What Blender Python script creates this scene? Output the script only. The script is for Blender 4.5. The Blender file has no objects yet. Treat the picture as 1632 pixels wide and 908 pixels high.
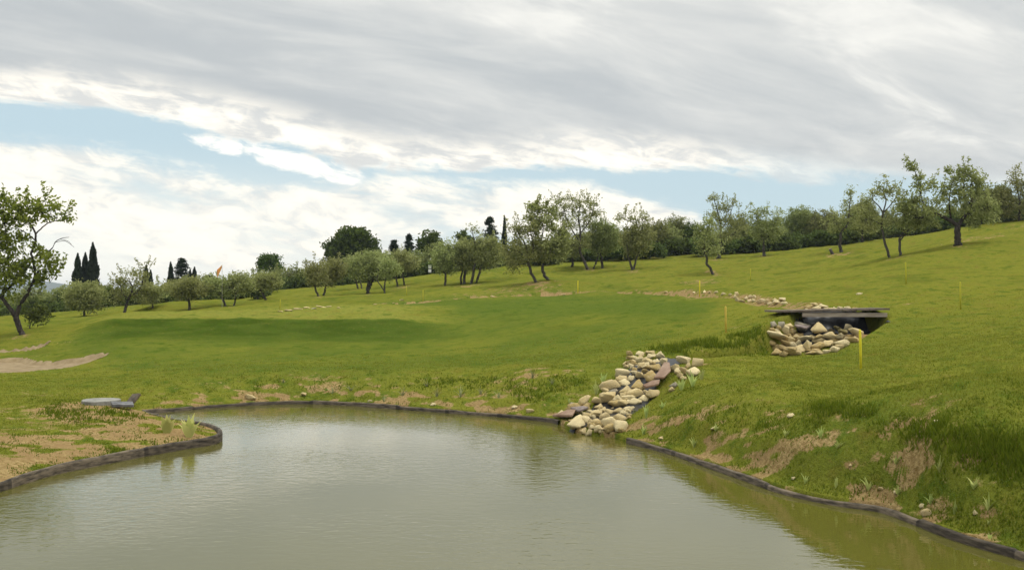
import bpy, bmesh, math, random
import numpy as np
from mathutils import Vector, Matrix, noise as mnoise
R = math.radians
rnd = random.Random(7)
rng = np.random.default_rng(11)
scene = bpy.context.scene
col = scene.collection
F, CX, HY, CAMZ = 1500.0, 816.0, 470.0, 3.0      # focal length and principal point in photo pixels, eye height above the water

# ------------------------------------------------------------------ camera
cam = bpy.data.objects.new('camera', bpy.data.cameras.new('camera'))
col.objects.link(cam)
cam.location = (0, 0, CAMZ)
cam.rotation_euler = (R(90), 0, 0)
cam.data.sensor_width = 36
cam.data.lens = 36 * F / 1632
cam.data.shift_y = 16 / 1632
cam.data.clip_start = 0.1
cam.data.clip_end = 20000
scene.camera = cam

# ------------------------------------------------------------------ colour management
scene.view_settings.view_transform = 'Standard'
scene.view_settings.look = 'None'
scene.view_settings.exposure = 0.22
scene.view_settings.gamma = 1
scene.view_settings.use_curve_mapping = False

# ------------------------------------------------------------------ node helpers
class NT:
    def __init__(s, tree): s.t = tree; s.n = tree.nodes; s.l = tree.links
    def node(s, kind, **kw):
        n = s.n.new(kind)
        for k, v in kw.items(): setattr(n, k, v)
        return n
    def put(s, sock, v):
        if v is None: return
        if hasattr(v, 'is_linked') or isinstance(v, bpy.types.NodeSocket): s.l.new(v, sock)
        else:
            if isinstance(v, (tuple, list)) and len(v) == 3 and sock.type == 'RGBA': v = (*v, 1)
            sock.default_value = v
    def math(s, op, a, b=None, c=None, clamp=False):
        n = s.node('ShaderNodeMath', operation=op, use_clamp=clamp)
        s.put(n.inputs[0], a); s.put(n.inputs[1], b); s.put(n.inputs[2], c)
        return n.outputs[0]
    def mix(s, fac, a, b, blend='MIX'):
        n = s.node('ShaderNodeMix', data_type='RGBA', blend_type=blend)
        s.put(n.inputs[0], fac); s.put(n.inputs[6], a); s.put(n.inputs[7], b)
        return n.outputs[2]
    def smooth(s, x, lo, hi, a=0.0, b=1.0):
        n = s.node('ShaderNodeMapRange', interpolation_type='SMOOTHSTEP')
        s.put(n.inputs[0], x); s.put(n.inputs[1], lo); s.put(n.inputs[2], hi); n.inputs[3].default_value = a; n.inputs[4].default_value = b
        return n.outputs[0]
    def noise(s, vec, scale, detail=4, rough=0.55, dist=0.0):
        n = s.node('ShaderNodeTexNoise')
        s.put(n.inputs['Vector'], vec); n.inputs['Scale'].default_value = scale
        n.inputs['Detail'].default_value = detail; n.inputs['Roughness'].default_value = rough; n.inputs['Distortion'].default_value = dist
        return n.outputs[0]
    def mapping(s, vec, loc=(0,0,0), rot=(0,0,0), scl=(1,1,1)):
        n = s.node('ShaderNodeMapping')
        s.put(n.inputs[0], vec); n.inputs[1].default_value = loc; n.inputs[2].default_value = rot; n.inputs[3].default_value = scl
        return n.outputs[0]
    def comb(s, x, y, z):
        n = s.node('ShaderNodeCombineXYZ'); s.put(n.inputs[0], x); s.put(n.inputs[1], y); s.put(n.inputs[2], z)
        return n.outputs[0]

# ------------------------------------------------------------------ world: Nishita sky under a broken cloud deck
HAZE = 0.0002
SUN_EL, SUN_AZ = R(60), R(100)
world = bpy.data.worlds.new('World'); scene.world = world
world.use_nodes = True
W = NT(world.node_tree)
for n in list(W.n): W.n.remove(n)
BGS = 0.1
def azel(px, py):
    u, v = (px - CX) / F, (HY - py) / F
    a = math.atan(u)
    return a, math.atan(v * math.cos(a))
sky = W.node('ShaderNodeTexSky', sky_type='NISHITA', sun_disc=False, sun_elevation=SUN_EL, sun_rotation=SUN_AZ)
sky.air_density = 1.0; sky.dust_density = 1.5; sky.ozone_density = 1.0
geo = W.node('ShaderNodeTexCoord').outputs['Generated']
sep = W.node('ShaderNodeSeparateXYZ'); W.l.new(geo, sep.inputs[0])
dx, dy, dz = sep.outputs
el = W.math('ARCSINE', dz)
az = W.math('ARCTAN2', dx, dy)
zc = W.math('ADD', W.math('MAXIMUM', dz, 0.0), 0.13)
plane = W.comb(W.math('DIVIDE', dx, zc), W.math('DIVIDE', dy, zc), 0.0)
pl = W.mapping(plane, rot=(0, 0, R(-36)))
ae = W.mapping(W.comb(az, el, 0.0), rot=(0, 0, R(9)))
tilt = W.mapping(pl, scl=(0.55, 1.35, 1))
n_edge = W.noise(tilt, 1.6, 7, 0.6, 0.3)
n_fine = W.noise(tilt, 5.5, 6, 0.6, 0.2)
n_big = W.noise(W.mapping(pl, loc=(3.1, 1.7, 0), scl=(0.5, 1.0, 1)), 0.75, 5, 0.55, 0.4)
n_low = W.noise(W.mapping(ae, loc=(1.3, 0.4, 0), scl=(6.5, 24.0, 1)), 1.0, 7, 0.58, 0.35)
n_puff = W.noise(W.mapping(ae, loc=(5.3, 2.4, 0), scl=(20.0, 46.0, 1)), 1.0, 6, 0.62, 0.5)
def curve(points):
    fc = W.node('ShaderNodeFloatCurve')
    c = fc.mapping.curves[0]
    pts = []
    for px, py in points:
        a, e = azel(px, py); pts.append(((a + 0.6) / 1.2, e / 0.5))
    while len(c.points) < len(pts): c.points.new(0.5, 0.5)
    for p, q in zip(c.points, pts): p.location = q; p.handle_type = 'AUTO'
    fc.mapping.update()
    W.l.new(W.math('MULTIPLY_ADD', az, 1 / 1.2, 0.5), fc.inputs['Value'])
    return W.math('MULTIPLY', fc.outputs[0], 0.5)
L1 = curve([(-160, 118), (0, 118), (130, 122), (300, 150), (470, 182), (600, 213), (760, 226), (1000, 222), (1160, 245), (1300, 268), (1450, 284), (1632, 292), (1780, 296)])
L2 = curve([(-160, 160), (0, 166), (150, 174), (300, 206), (420, 232), (600, 262), (760, 272), (900, 268), (1000, 276), (1160, 272), (1250, 288), (1400, 287), (1632, 300), (1780, 304)])
L3 = curve([(-160, 195), (0, 206), (120, 222), (250, 256), (300, 268), (450, 290), (560, 285), (650, 278), (760, 284), (840, 296), (920, 288), (1010, 300), (1090, 318), (1130, 352), (1200, 430), (1632, 520), (1780, 540)])
e1 = W.math('SUBTRACT', el, W.math('MULTIPLY_ADD', W.math('SUBTRACT', n_edge, 0.5), 0.035, L1))
e2 = W.math('SUBTRACT', el, W.math('ADD', W.math('MULTIPLY_ADD', W.math('SUBTRACT', n_edge, 0.5), 0.035, L2), W.math('MULTIPLY', W.math('SUBTRACT', n_puff, 0.5), 0.03)))
e3 = W.math('SUBTRACT', W.math('ADD', W.math('MULTIPLY_ADD', W.math('SUBTRACT', n_low, 0.5), 0.05, L3), W.math('MULTIPLY', W.math('SUBTRACT', n_puff, 0.5), 0.03)), el)
m1 = W.smooth(e1, -0.016, 0.018)
m2 = W.smooth(e2, -0.003, 0.007)
m3 = W.smooth(e3, -0.004, 0.016)
def c10(r, g, b): return (r / BGS, g / BGS, b / BGS)
# clear sky, whitened by thin haze towards the horizon
hz = W.smooth(el, 0.0, 0.16, 1.0, 0.0)
left = W.smooth(az, -0.35, 0.25, 1.0, 0.0)
hazecol = W.mix(left, c10(0.62, 0.70, 0.72), c10(1.04, 1.0, 0.88))
base = W.mix(0.80, sky.outputs[0], c10(0.53, 0.675, 0.73))
base = W.mix(W.math('MULTIPLY', hz, W.math('MULTIPLY_ADD', left, 0.72, 0.2)), base, hazecol)
# low bright cumulus bands
lowcol = W.mix(W.smooth(W.math('ADD', W.math('MULTIPLY', n_puff, 0.55), W.math('MULTIPLY', n_low, 0.45)), 0.38, 0.56), c10(0.69, 0.705, 0.685), c10(1.05, 0.99, 0.865))
gaps = W.smooth(W.math('ADD', n_low, W.math('MULTIPLY', W.math('MINIMUM', e3, 0.10), -0.9)), 0.30, 0.50)
c = W.mix(W.math('MULTIPLY', m3, W.math('MULTIPLY_ADD', gaps, 0.88, 0.06)), base, lowcol)
# a finger of white cloud lying in the blue gap
fa, fe = azel(452, 254)
fx = W.math('SUBTRACT', az, fa); fy = W.math('SUBTRACT', el, fe)
ca, sa = math.cos(-0.22), math.sin(-0.22)
f1 = W.math('ADD', W.math('MULTIPLY', fx, ca / 0.085), W.math('MULTIPLY', fy, sa / 0.085))
f2 = W.math('ADD', W.math('MULTIPLY', fx, -sa / 0.012), W.math('MULTIPLY', fy, ca / 0.012))
fr = W.math('ADD', W.math('ADD', W.math('MULTIPLY', f1, f1), W.math('MULTIPLY', f2, f2)), W.math('MULTIPLY', W.math('SUBTRACT', W.math('ADD', W.math('MULTIPLY', n_puff, 0.6), W.math('MULTIPLY', n_low, 0.4)), 0.5), 7.0))
c = W.mix(W.smooth(fr, 0.2, 1.2, 1.0, 0.0), c, c10(1.06, 1.02, 0.94))
# bright band under the deck, then the deck
bandcol = W.mix(W.smooth(W.math('ADD', W.math('MULTIPLY', n_puff, 0.6), W.math('MULTIPLY', n_fine, 0.4)), 0.40, 0.58), c10(0.66, 0.67, 0.655), c10(1.07, 1.01, 0.89))
rim = W.smooth(az, 0.18, 0.32, 1.0, 0.45)
c = W.mix(W.math('MULTIPLY', m2, rim), c, bandcol)
n_str = W.noise(W.mapping(pl, loc=(7.7, 2.9, 0), scl=(0.9, 2.2, 1)), 1.5, 7, 0.62, 0.5)
nd = W.math('ADD', W.math('ADD', W.math('MULTIPLY', n_big, 0.5), W.math('MULTIPLY', n_edge, 0.15)), W.math('MULTIPLY', n_str, 0.35))
deck = W.mix(W.smooth(nd, 0.39, 0.61), c10(0.475, 0.505, 0.52), c10(0.70, 0.705, 0.68))
deck = W.mix(W.smooth(W.math('ADD', n_big, W.math('MULTIPLY', n_str, 0.6)), 0.86, 1.02), deck, c10(0.83, 0.825, 0.78))
# an overcast sky is brightest overhead
zen = W.node('ShaderNodeVectorMath', operation='SCALE'); W.l.new(deck, zen.inputs[0]); W.l.new(W.smooth(el, 0.33, 1.25, 1.0, 3.0), zen.inputs['Scale'])
deck = zen.outputs[0]
c = W.mix(m1, c, deck)
bg = W.node('ShaderNodeBackground'); bg.inputs['Strength'].default_value = BGS
W.l.new(c, bg.inputs['Color'])
W.l.new(bg.outputs[0], W.node('ShaderNodeOutputWorld').inputs['Surface'])

# ------------------------------------------------------------------ sun behind thin cloud
sun = bpy.data.objects.new('sun', bpy.data.lights.new('sun', 'SUN'))
col.objects.link(sun)
sun.data.energy = 1.5
sun.data.angle = R(14)
sun.data.color = (1.0, 0.95, 0.86)
sd = Vector((math.sin(SUN_AZ) * math.cos(SUN_EL), math.cos(SUN_AZ) * math.cos(SUN_EL), math.sin(SUN_EL)))
sun.rotation_euler = sd.to_track_quat('Z', 'Y').to_euler()

# ------------------------------------------------------------------ tagging and mesh helpers
def tag(o, label=None, cat=None, group=None, kind=None):
    if label: o['label'] = label
    if cat: o['category'] = cat
    if group: o['group'] = group
    if kind: o['kind'] = kind
    return o
def link(o, parent=None):
    col.objects.link(o)
    if parent is not None: o.parent = parent
    return o
def empty(name, loc):
    o = bpy.data.objects.new(name, None); o.location = loc; o.empty_display_size = 0.2
    return link(o)
def np_mesh(name, verts, faces, mats, smooth=False, attrs=None):
    """verts Nx3, faces: list of arrays (each Mx3 or Mx4)"""
    me = bpy.data.meshes.new(name)
    verts = np.asarray(verts, dtype=np.float32)
    faces = [np.asarray(f, dtype=np.int32) for f in faces if len(f)]
    nl = sum(f.size for f in faces); nf = sum(len(f) for f in faces)
    me.vertices.add(len(verts)); me.vertices.foreach_set('co', verts.ravel())
    me.loops.add(nl); me.polygons.add(nf)
    me.loops.foreach_set('vertex_index', np.concatenate([f.ravel() for f in faces]))
    tot = np.concatenate([np.full(len(f), f.shape[1], np.int32) for f in faces])
    st = np.concatenate([[0], np.cumsum(tot)[:-1]]).astype(np.int32)
    me.polygons.foreach_set('loop_start', st)
    me.polygons.foreach_set('use_smooth', np.full(nf, smooth))
    me.update(calc_edges=True)
    for k, (dom, arr) in (attrs or {}).items():
        a = me.attributes.new(k, 'FLOAT', dom); a.data.foreach_set('value', np.asarray(arr, np.float32))
    for m in (mats if isinstance(mats, (list, tuple)) else [mats]): me.materials.append(m)
    return me
class Geo:
    def __init__(s): s.v = []; s.f = {3: [], 4: []}; s.n = 0; s.t = {3: [], 4: []}
    def add(s, v, f, tone=0.5):
        v = np.asarray(v, np.float32); f = np.asarray(f, np.int32)
        s.v.append(v); s.f[f.shape[1]].append(f + s.n); s.n += len(v)
        s.t[f.shape[1]].append(np.broadcast_to(np.asarray(tone, np.float32), (len(f),)))
    def tube(s, pts, rad, seg=6, cap=True):
        P = np.asarray(pts, float); n = len(P)
        rad = np.broadcast_to(np.asarray(rad, float), (n,))
        T = np.gradient(P, axis=0); T /= np.linalg.norm(T, axis=1, keepdims=True) + 1e-9
        up = np.where(np.abs(T[:, 2:3]) > 0.9, np.array([[1., 0, 0]]), np.array([[0, 0, 1.]]))
        A = np.cross(T, up); A /= np.linalg.norm(A, axis=1, keepdims=True) + 1e-9
        B = np.cross(T, A)
        th = np.arange(seg) / seg * 2 * np.pi
        V = P[:, None] + rad[:, None, None] * (np.cos(th)[None, :, None] * A[:, None] + np.sin(th)[None, :, None] * B[:, None])
        i = np.arange(n - 1)[:, None] * seg; j = np.arange(seg)[None]; k = (j + 1) % seg
        q = np.stack([i + j, i + k, i + seg + k, i + seg + j], -1).reshape(-1, 4)
        s.add(V.reshape(-1, 3), q)
        if cap:
            base = s.n - n * seg
            ctr = s.n
            s.v.append(np.array([P[-1], P[0]], np.float32)); s.n += 2
            e = base + (n - 1) * seg
            fc = [[e + a, e + (a + 1) % seg, ctr] for a in range(seg)] + [[base + (a + 1) % seg, base + a, ctr + 1] for a in range(seg)]
            s.f[3].append(np.array(fc, np.int32)); s.t[3].append(np.full(len(fc), 0.5, np.float32))
    def box(s, c, d, rot=0.0):
        x, y, z = [k / 2 for k in d]
        v = np.array([[a * x, b * y, e * z] for e in (-1, 1) for b in (-1, 1) for a in (-1, 1)])
        cr, sr = math.cos(rot), math.sin(rot)
        v = np.stack([v[:, 0] * cr - v[:, 1] * sr, v[:, 0] * sr + v[:, 1] * cr, v[:, 2]], 1) + np.array(c)
        s.add(v, [[0, 2, 3, 1], [4, 5, 7, 6], [0, 1, 5, 4], [2, 6, 7, 3], [0, 4, 6, 2], [1, 3, 7, 5]])
    def build(s, name, mat, parent=None, smooth=False, origin=None):
        v = np.concatenate(s.v)
        if origin is not None: v = v - np.asarray(origin, np.float32)
        fs = [np.concatenate(s.f[k]) for k in (3, 4) if s.f[k]]
        t = np.concatenate([np.concatenate(s.t[k]) for k in (3, 4) if s.t[k]])
        me = np_mesh(name, v, fs, mat, smooth, {'tone': ('FACE', t)})
        o = bpy.data.objects.new(name, me)
        if origin is not None and parent is None: o.location = tuple(float(k) for k in origin)
        return link(o, parent)

# ------------------------------------------------------------------ materials
def material(name):
    m = bpy.data.materials.new(name); m.use_nodes = True
    N = NT(m.node_tree)
    b = N.n['Principled BSDF']
    b.inputs['Specular IOR Level'].default_value = 0.25
    return m, N, b
def leaf_mat(name, dark, lite, trans=0.35):
    m = bpy.data.materials.new(name); m.use_nodes = True
    N = NT(m.node_tree); N.n.remove(N.n['Principled BSDF'])
    a = N.node('ShaderNodeAttribute', attribute_name='tone')
    oi = N.node('ShaderNodeObjectInfo').outputs['Random']
    c = N.mix(a.outputs['Fac'], dark, lite)
    hsv = N.node('ShaderNodeHueSaturation'); N.l.new(c, hsv.inputs['Color'])
    hsv.inputs['Hue'].default_value = 0.5
    N.l.new(N.math('MULTIPLY_ADD', oi, 0.03, 0.485), hsv.inputs['Hue'])
    N.l.new(N.math('MULTIPLY_ADD', oi, 0.3, 0.85), hsv.inputs['Value'])
    d = N.node('ShaderNodeBsdfDiffuse'); t = N.node('ShaderNodeBsdfTranslucent')
    N.l.new(hsv.outputs[0], d.inputs['Color']); N.l.new(hsv.outputs[0], t.inputs['Color'])
    x = N.node('ShaderNodeMixShader'); x.inputs[0].default_value = trans
    N.l.new(d.outputs[0], x.inputs[1]); N.l.new(t.outputs[0], x.inputs[2])
    N.l.new(x.outputs[0], N.n['Material Output'].inputs['Surface'])
    return m
M = {}
M['olive'] = leaf_mat('olive_leaf', (0.175, 0.200, 0.052), (0.43, 0.445, 0.185), 0.48)
M['olive_far'] = leaf_mat('olive_far_leaf', (0.150, 0.178, 0.048), (0.36, 0.385, 0.150), 0.48)
M['broad'] = leaf_mat('broad_leaf', (0.110, 0.140, 0.016), (0.31, 0.33, 0.055), 0.5)
M['oak'] = leaf_mat('oak_leaf', (0.042, 0.075, 0.013), (0.125, 0.175, 0.035), 0.35)
M['cypress'] = leaf_mat('cypress_leaf', (0.014, 0.024, 0.012), (0.040, 0.056, 0.026), 0.15)
M['shrub'] = leaf_mat('shrub_leaf', (0.056, 0.080, 0.020), (0.145, 0.18, 0.05), 0.4)
M['grass'] = leaf_mat('grass_blade', (0.142, 0.160, 0.017), (0.285, 0.285, 0.044), 0.5)
M['rough'] = leaf_mat('rough_grass_blade', (0.066, 0.108, 0.007), (0.185, 0.22, 0.020), 0.45)
M['iris'] = leaf_mat('iris_blade', (0.27, 0.34, 0.09), (0.54, 0.58, 0.20), 0.35)
M['iris_yellow'] = leaf_mat('iris_yellow_blade', (0.42, 0.46, 0.12), (0.70, 0.68, 0.26), 0.4)
M['weed'] = leaf_mat('weed_blade', (0.15, 0.17, 0.06), (0.36, 0.36, 0.18), 0.3)
def bark(name, a, b_):
    m, N, b = material(name)
    p = N.node('ShaderNodeTexCoord').outputs['Object']
    n = N.noise(N.mapping(p, scl=(1, 1, 0.3)), 9, 5, 0.65)
    N.l.new(N.mix(N.smooth(n, 0.3, 0.7), a, b_), b.inputs['Base Color'])
    b.inputs['Roughness'].default_value = 0.95
    bp = N.node('ShaderNodeBump'); bp.inputs['Strength'].default_value = 0.8; bp.inputs['Distance'].default_value = 0.05
    N.l.new(n, bp.inputs['Height']); N.l.new(bp.outputs[0], b.inputs['Normal'])
    return m
M['bark'] = bark('olive_bark', (0.030, 0.025, 0.020), (0.105, 0.092, 0.075))
M['bark_dark'] = bark('dark_bark', (0.020, 0.016, 0.013), (0.070, 0.056, 0.045))
# ground: turf and bare earth
m, N, b = material('turf_and_earth'); M['ground'] = m
p = N.node('ShaderNodeTexCoord').outputs['Object']
dirt = N.node('ShaderNodeAttribute', attribute_name='dirt').outputs['Fac']
lush = N.node('ShaderNodeAttribute', attribute_name='lush').outputs['Fac']
n1 = N.noise(p, 0.22, 5, 0.6, 0.4); n2 = N.noise(p, 1.7, 5, 0.65); n3 = N.noise(p, 14, 4, 0.7); n4 = N.noise(p, 55, 2, 0.6); n5 = N.noise(p, 4.5, 5, 0.65)
g = N.mix(N.smooth(N.math('ADD', N.math('MULTIPLY', lush, 0.62), N.math('MULTIPLY', N.math('SUBTRACT', n1, 0.5), 1.1)), 0.02, 0.70), (0.150, 0.155, 0.021), (0.082, 0.112, 0.016))
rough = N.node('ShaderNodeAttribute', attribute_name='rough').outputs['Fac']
g = N.mix(N.math('MAXIMUM', rough, 0.0), g, (0.040, 0.064, 0.007))  # darker tone for longer turf and for shade painted on the mound face
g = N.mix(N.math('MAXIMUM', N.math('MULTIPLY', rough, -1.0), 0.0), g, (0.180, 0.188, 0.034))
g = N.mix(N.smooth(N.math('ADD', n2, N.math('MULTIPLY', lush, -0.10)), 0.50, 0.70, 0.0, 0.7), g, (0.140, 0.112, 0.022))
g = N.mix(N.smooth(n2, 0.50, 0.32, 0.0, 0.75), g, (0.050, 0.086, 0.009))
g = N.mix(N.smooth(n5, 0.58, 0.72, 0.0, 0.55), g, (0.155, 0.128, 0.035))
g = N.mix(N.smooth(n5, 0.42, 0.28, 0.0, 0.6), g, (0.040, 0.075, 0.005))
v = N.math('MULTIPLY_ADD', N.math('ADD', N.math('MULTIPLY', n3, 0.6), N.math('MULTIPLY', n4, 0.4)), 1.5, 0.25)
vm = N.node('ShaderNodeVectorMath', operation='SCALE'); N.l.new(g, vm.inputs[0]); N.l.new(v, vm.inputs['Scale'])
g = vm.outputs[0]
e = N.mix(N.smooth(n3, 0.3, 0.7), (0.150, 0.096, 0.034), (0.34, 0.250, 0.112))
e = N.mix(N.smooth(n2, 0.4, 0.7), e, (0.235, 0.155, 0.070))
e = N.mix(N.smooth(n4, 0.66, 0.74), e, (0.42, 0.34, 0.21))
f = N.smooth(N.math('ADD', dirt, N.math('ADD', N.math('MULTIPLY', N.math('SUBTRACT', n3, 0.5), 0.75), N.math('MULTIPLY', N.math('SUBTRACT', n5, 0.5), 1.1))), 0.36, 0.60)
N.l.new(N.mix(f, g, e), b.inputs['Base Color'])
b.inputs['Roughness'].default_value = 1.0; b.inputs['Specular IOR Level'].default_value = 0.0
bp = N.node('ShaderNodeBump'); bp.inputs['Strength'].default_value = 0.7; bp.inputs['Distance'].default_value = 0.05
N.l.new(N.math('ADD', n3, N.math('MULTIPLY', n4, 0.4)), bp.inputs['Height']); N.l.new(bp.outputs[0], b.inputs['Normal'])
# water
m, N, b = material('pond_water'); M['water'] = m
p = N.node('ShaderNodeTexCoord').outputs['Object']
nn = N.noise(p, 0.5, 3, 0.5)
N.l.new(N.mix(nn, (0.074, 0.070, 0.011), (0.096, 0.089, 0.017)), b.inputs['Base Color'])
b.inputs['Roughness'].default_value = 0.03; b.inputs['IOR'].default_value = 1.75; b.inputs['Specular IOR Level'].default_value = 0.5
w1 = N.noise(N.mapping(p, rot=(0, 0, R(12)), scl=(1.0, 1.7, 1)), 4.2, 3, 0.5, 0.6)
w2 = N.noise(N.mapping(p, rot=(0, 0, R(-18)), scl=(1.0, 1.5, 1)), 10.0, 2, 0.5, 0.4)
calm = N.smooth(N.noise(p, 0.16, 2, 0.5), 0.38, 0.62, 0.22, 1.0)
hgt = N.math('MULTIPLY', N.math('ADD', w1, N.math('MULTIPLY', w2, 0.30)), calm)
bp = N.node('ShaderNodeBump'); bp.inputs['Strength'].default_value = 1.0; bp.inputs['Distance'].default_value = 0.0075
N.l.new(hgt, bp.inputs['Height']); N.l.new(bp.outputs[0], b.inputs['Normal'])
# stones take their tone from the object colour
m, N, b = material('field_stone'); M['stone'] = m
p = N.node('ShaderNodeTexCoord').outputs['Object']
oi = N.node('ShaderNodeObjectInfo')
sp = N.node('ShaderNodeVectorMath', operation='ADD'); N.l.new(p, sp.inputs[0]); N.l.new(oi.outputs['Location'], sp.inputs[1])
q1 = N.noise(sp.outputs[0], 2.2, 5, 0.65); q2 = N.noise(sp.outputs[0], 9, 5, 0.7)
c_ = N.mix(N.smooth(q1, 0.35, 0.7, 0.0, 0.55), oi.outputs['Color'], (0.52, 0.42, 0.25))
c_ = N.mix(N.smooth(q2, 0.36, 0.24, 0.0, 0.75), c_, (0.13, 0.10, 0.06))
c_ = N.mix(N.smooth(q1, 0.36, 0.24, 0.0, 0.6), c_, (0.26, 0.17, 0.07))
N.l.new(c_, b.inputs['Base Color']); b.inputs['Roughness'].default_value = 0.9
bp = N.node('ShaderNodeBump'); bp.inputs['Strength'].default_value = 0.6; bp.inputs['Distance'].default_value = 0.12
N.l.new(q2, bp.inputs['Height']); N.l.new(bp.outputs[0], b.inputs['Normal'])
def mottled(name, a, b_, scale, rough=0.8, scl=(1, 1, 1), bump=0.02, spec=0.25, detail=5):
    m, N, b = material(name)
    p = N.node('ShaderNodeTexCoord').outputs['Object']
    n = N.noise(N.mapping(p, scl=scl), scale, detail, 0.65)
    N.l.new(N.mix(N.smooth(n, 0.3, 0.7), a, b_), b.inputs['Base Color'])
    b.inputs['Roughness'].default_value = rough; b.inputs['Specular IOR Level'].default_value = spec
    bp = N.node('ShaderNodeBump'); bp.inputs['Strength'].default_value = 0.6; bp.inputs['Distance'].default_value = bump
    N.l.new(n, bp.inputs['Height']); N.l.new(bp.outputs[0], b.inputs['Normal'])
    M[name] = m; return m
mottled('edging_board', (0.022, 0.017, 0.011), (0.135, 0.106, 0.072), 4, 0.7, (1, 1, 5))
N = NT(M['edging_board'].node_tree); b = N.n['Principled BSDF']; src_ = b.inputs['Base Color'].links[0].from_socket
ta = N.node('ShaderNodeAttribute', attribute_name='tone').outputs['Fac']
vm = N.node('ShaderNodeVectorMath', operation='SCALE'); N.l.new(src_, vm.inputs[0]); N.l.new(N.math('MULTIPLY_ADD', ta, 0.75, 0.70), vm.inputs['Scale']); N.l.new(vm.outputs[0], b.inputs['Base Color'])
mottled('slate', (0.10, 0.075, 0.065), (0.30, 0.24, 0.21), 4, 0.55)
mottled('red_slate', (0.15, 0.080, 0.042), (0.29, 0.195, 0.13), 3, 0.6)
mottled('concrete', (0.15, 0.145, 0.125), (0.28, 0.27, 0.235), 6, 0.9)
mottled('dark_slab', (0.05, 0.05, 0.05), (0.19, 0.19, 0.19), 5, 0.7)
mottled('bridge_wood', (0.085, 0.066, 0.050), (0.25, 0.20, 0.15), 4, 0.85, (0.4, 4, 4))
mottled('bridge_beam', (0.24, 0.195, 0.15), (0.42, 0.35, 0.27), 4, 0.85, (0.4, 4, 4))
mottled('black_liner', (0.006, 0.006, 0.007), (0.016, 0.016, 0.017), 3, 0.33, spec=0.13)
mottled('bunker_sand', (0.18, 0.13, 0.066), (0.265, 0.20, 0.112), 3, 0.95)
mottled('yellow_paint', (0.55, 0.46, 0.015), (0.72, 0.62, 0.03), 6, 0.6, bump=0.002)
mottled('ochre_paint', (0.46, 0.30, 0.04), (0.58, 0.42, 0.07), 6, 0.6, bump=0.002)
mottled('dull_yellow_paint', (0.34, 0.33, 0.02), (0.44, 0.40, 0.035), 6, 0.7, bump=0.002)
mottled('grey_pole', (0.26, 0.26, 0.19), (0.34, 0.33, 0.26), 5, 0.6, bump=0.002)
mottled('white_paint', (0.70, 0.70, 0.68), (0.80, 0.80, 0.78), 5, 0.6, bump=0.002)
mottled('flag_cloth', (0.62, 0.26, 0.07), (0.72, 0.33, 0.10), 4, 0.9)
mottled('far_hill', (0.05, 0.065, 0.045), (0.09, 0.10, 0.065), 0.01, 1.0)
mottled('cut_wood', (0.32, 0.24, 0.15), (0.50, 0.41, 0.28), 8, 0.9)

# ------------------------------------------------------------------ terrain height field
def val_noise(x, y, seed=0):
    tab = np.random.default_rng(seed).random((256, 256))
    xi = np.floor(x).astype(int); yi = np.floor(y).astype(int)
    fx = x - xi; fy = y - yi
    fx = fx * fx * (3 - 2 * fx); fy = fy * fy * (3 - 2 * fy)
    g = lambda a, b_: tab[a & 255, b_ & 255]
    return (g(xi, yi) * (1 - fx) + g(xi + 1, yi) * fx) * (1 - fy) + (g(xi, yi + 1) * (1 - fx) + g(xi + 1, yi + 1) * fx) * fy
def fbm(x, y, seed=0, octs=4, gain=0.5):
    s = 0; a = 1; t = 0
    for k in range(octs):
        s = s + a * val_noise(x * 2 ** k + 17.3 * k, y * 2 ** k + 5.1 * k, seed + k); t += a; a *= gain
    return s / t
def sst(x, lo, hi):
    t = np.clip((x - lo) / (hi - lo), 0, 1); return t * t * (3 - 2 * t)
def world_pt(px, py, d): return ((px - CX) / F * d, d, CAMZ - (py - HY) / F * d)
def on_level(px, py, z):
    d = (CAMZ - z) * F / (py - HY); return ((px - CX) / F * d, d)
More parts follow.
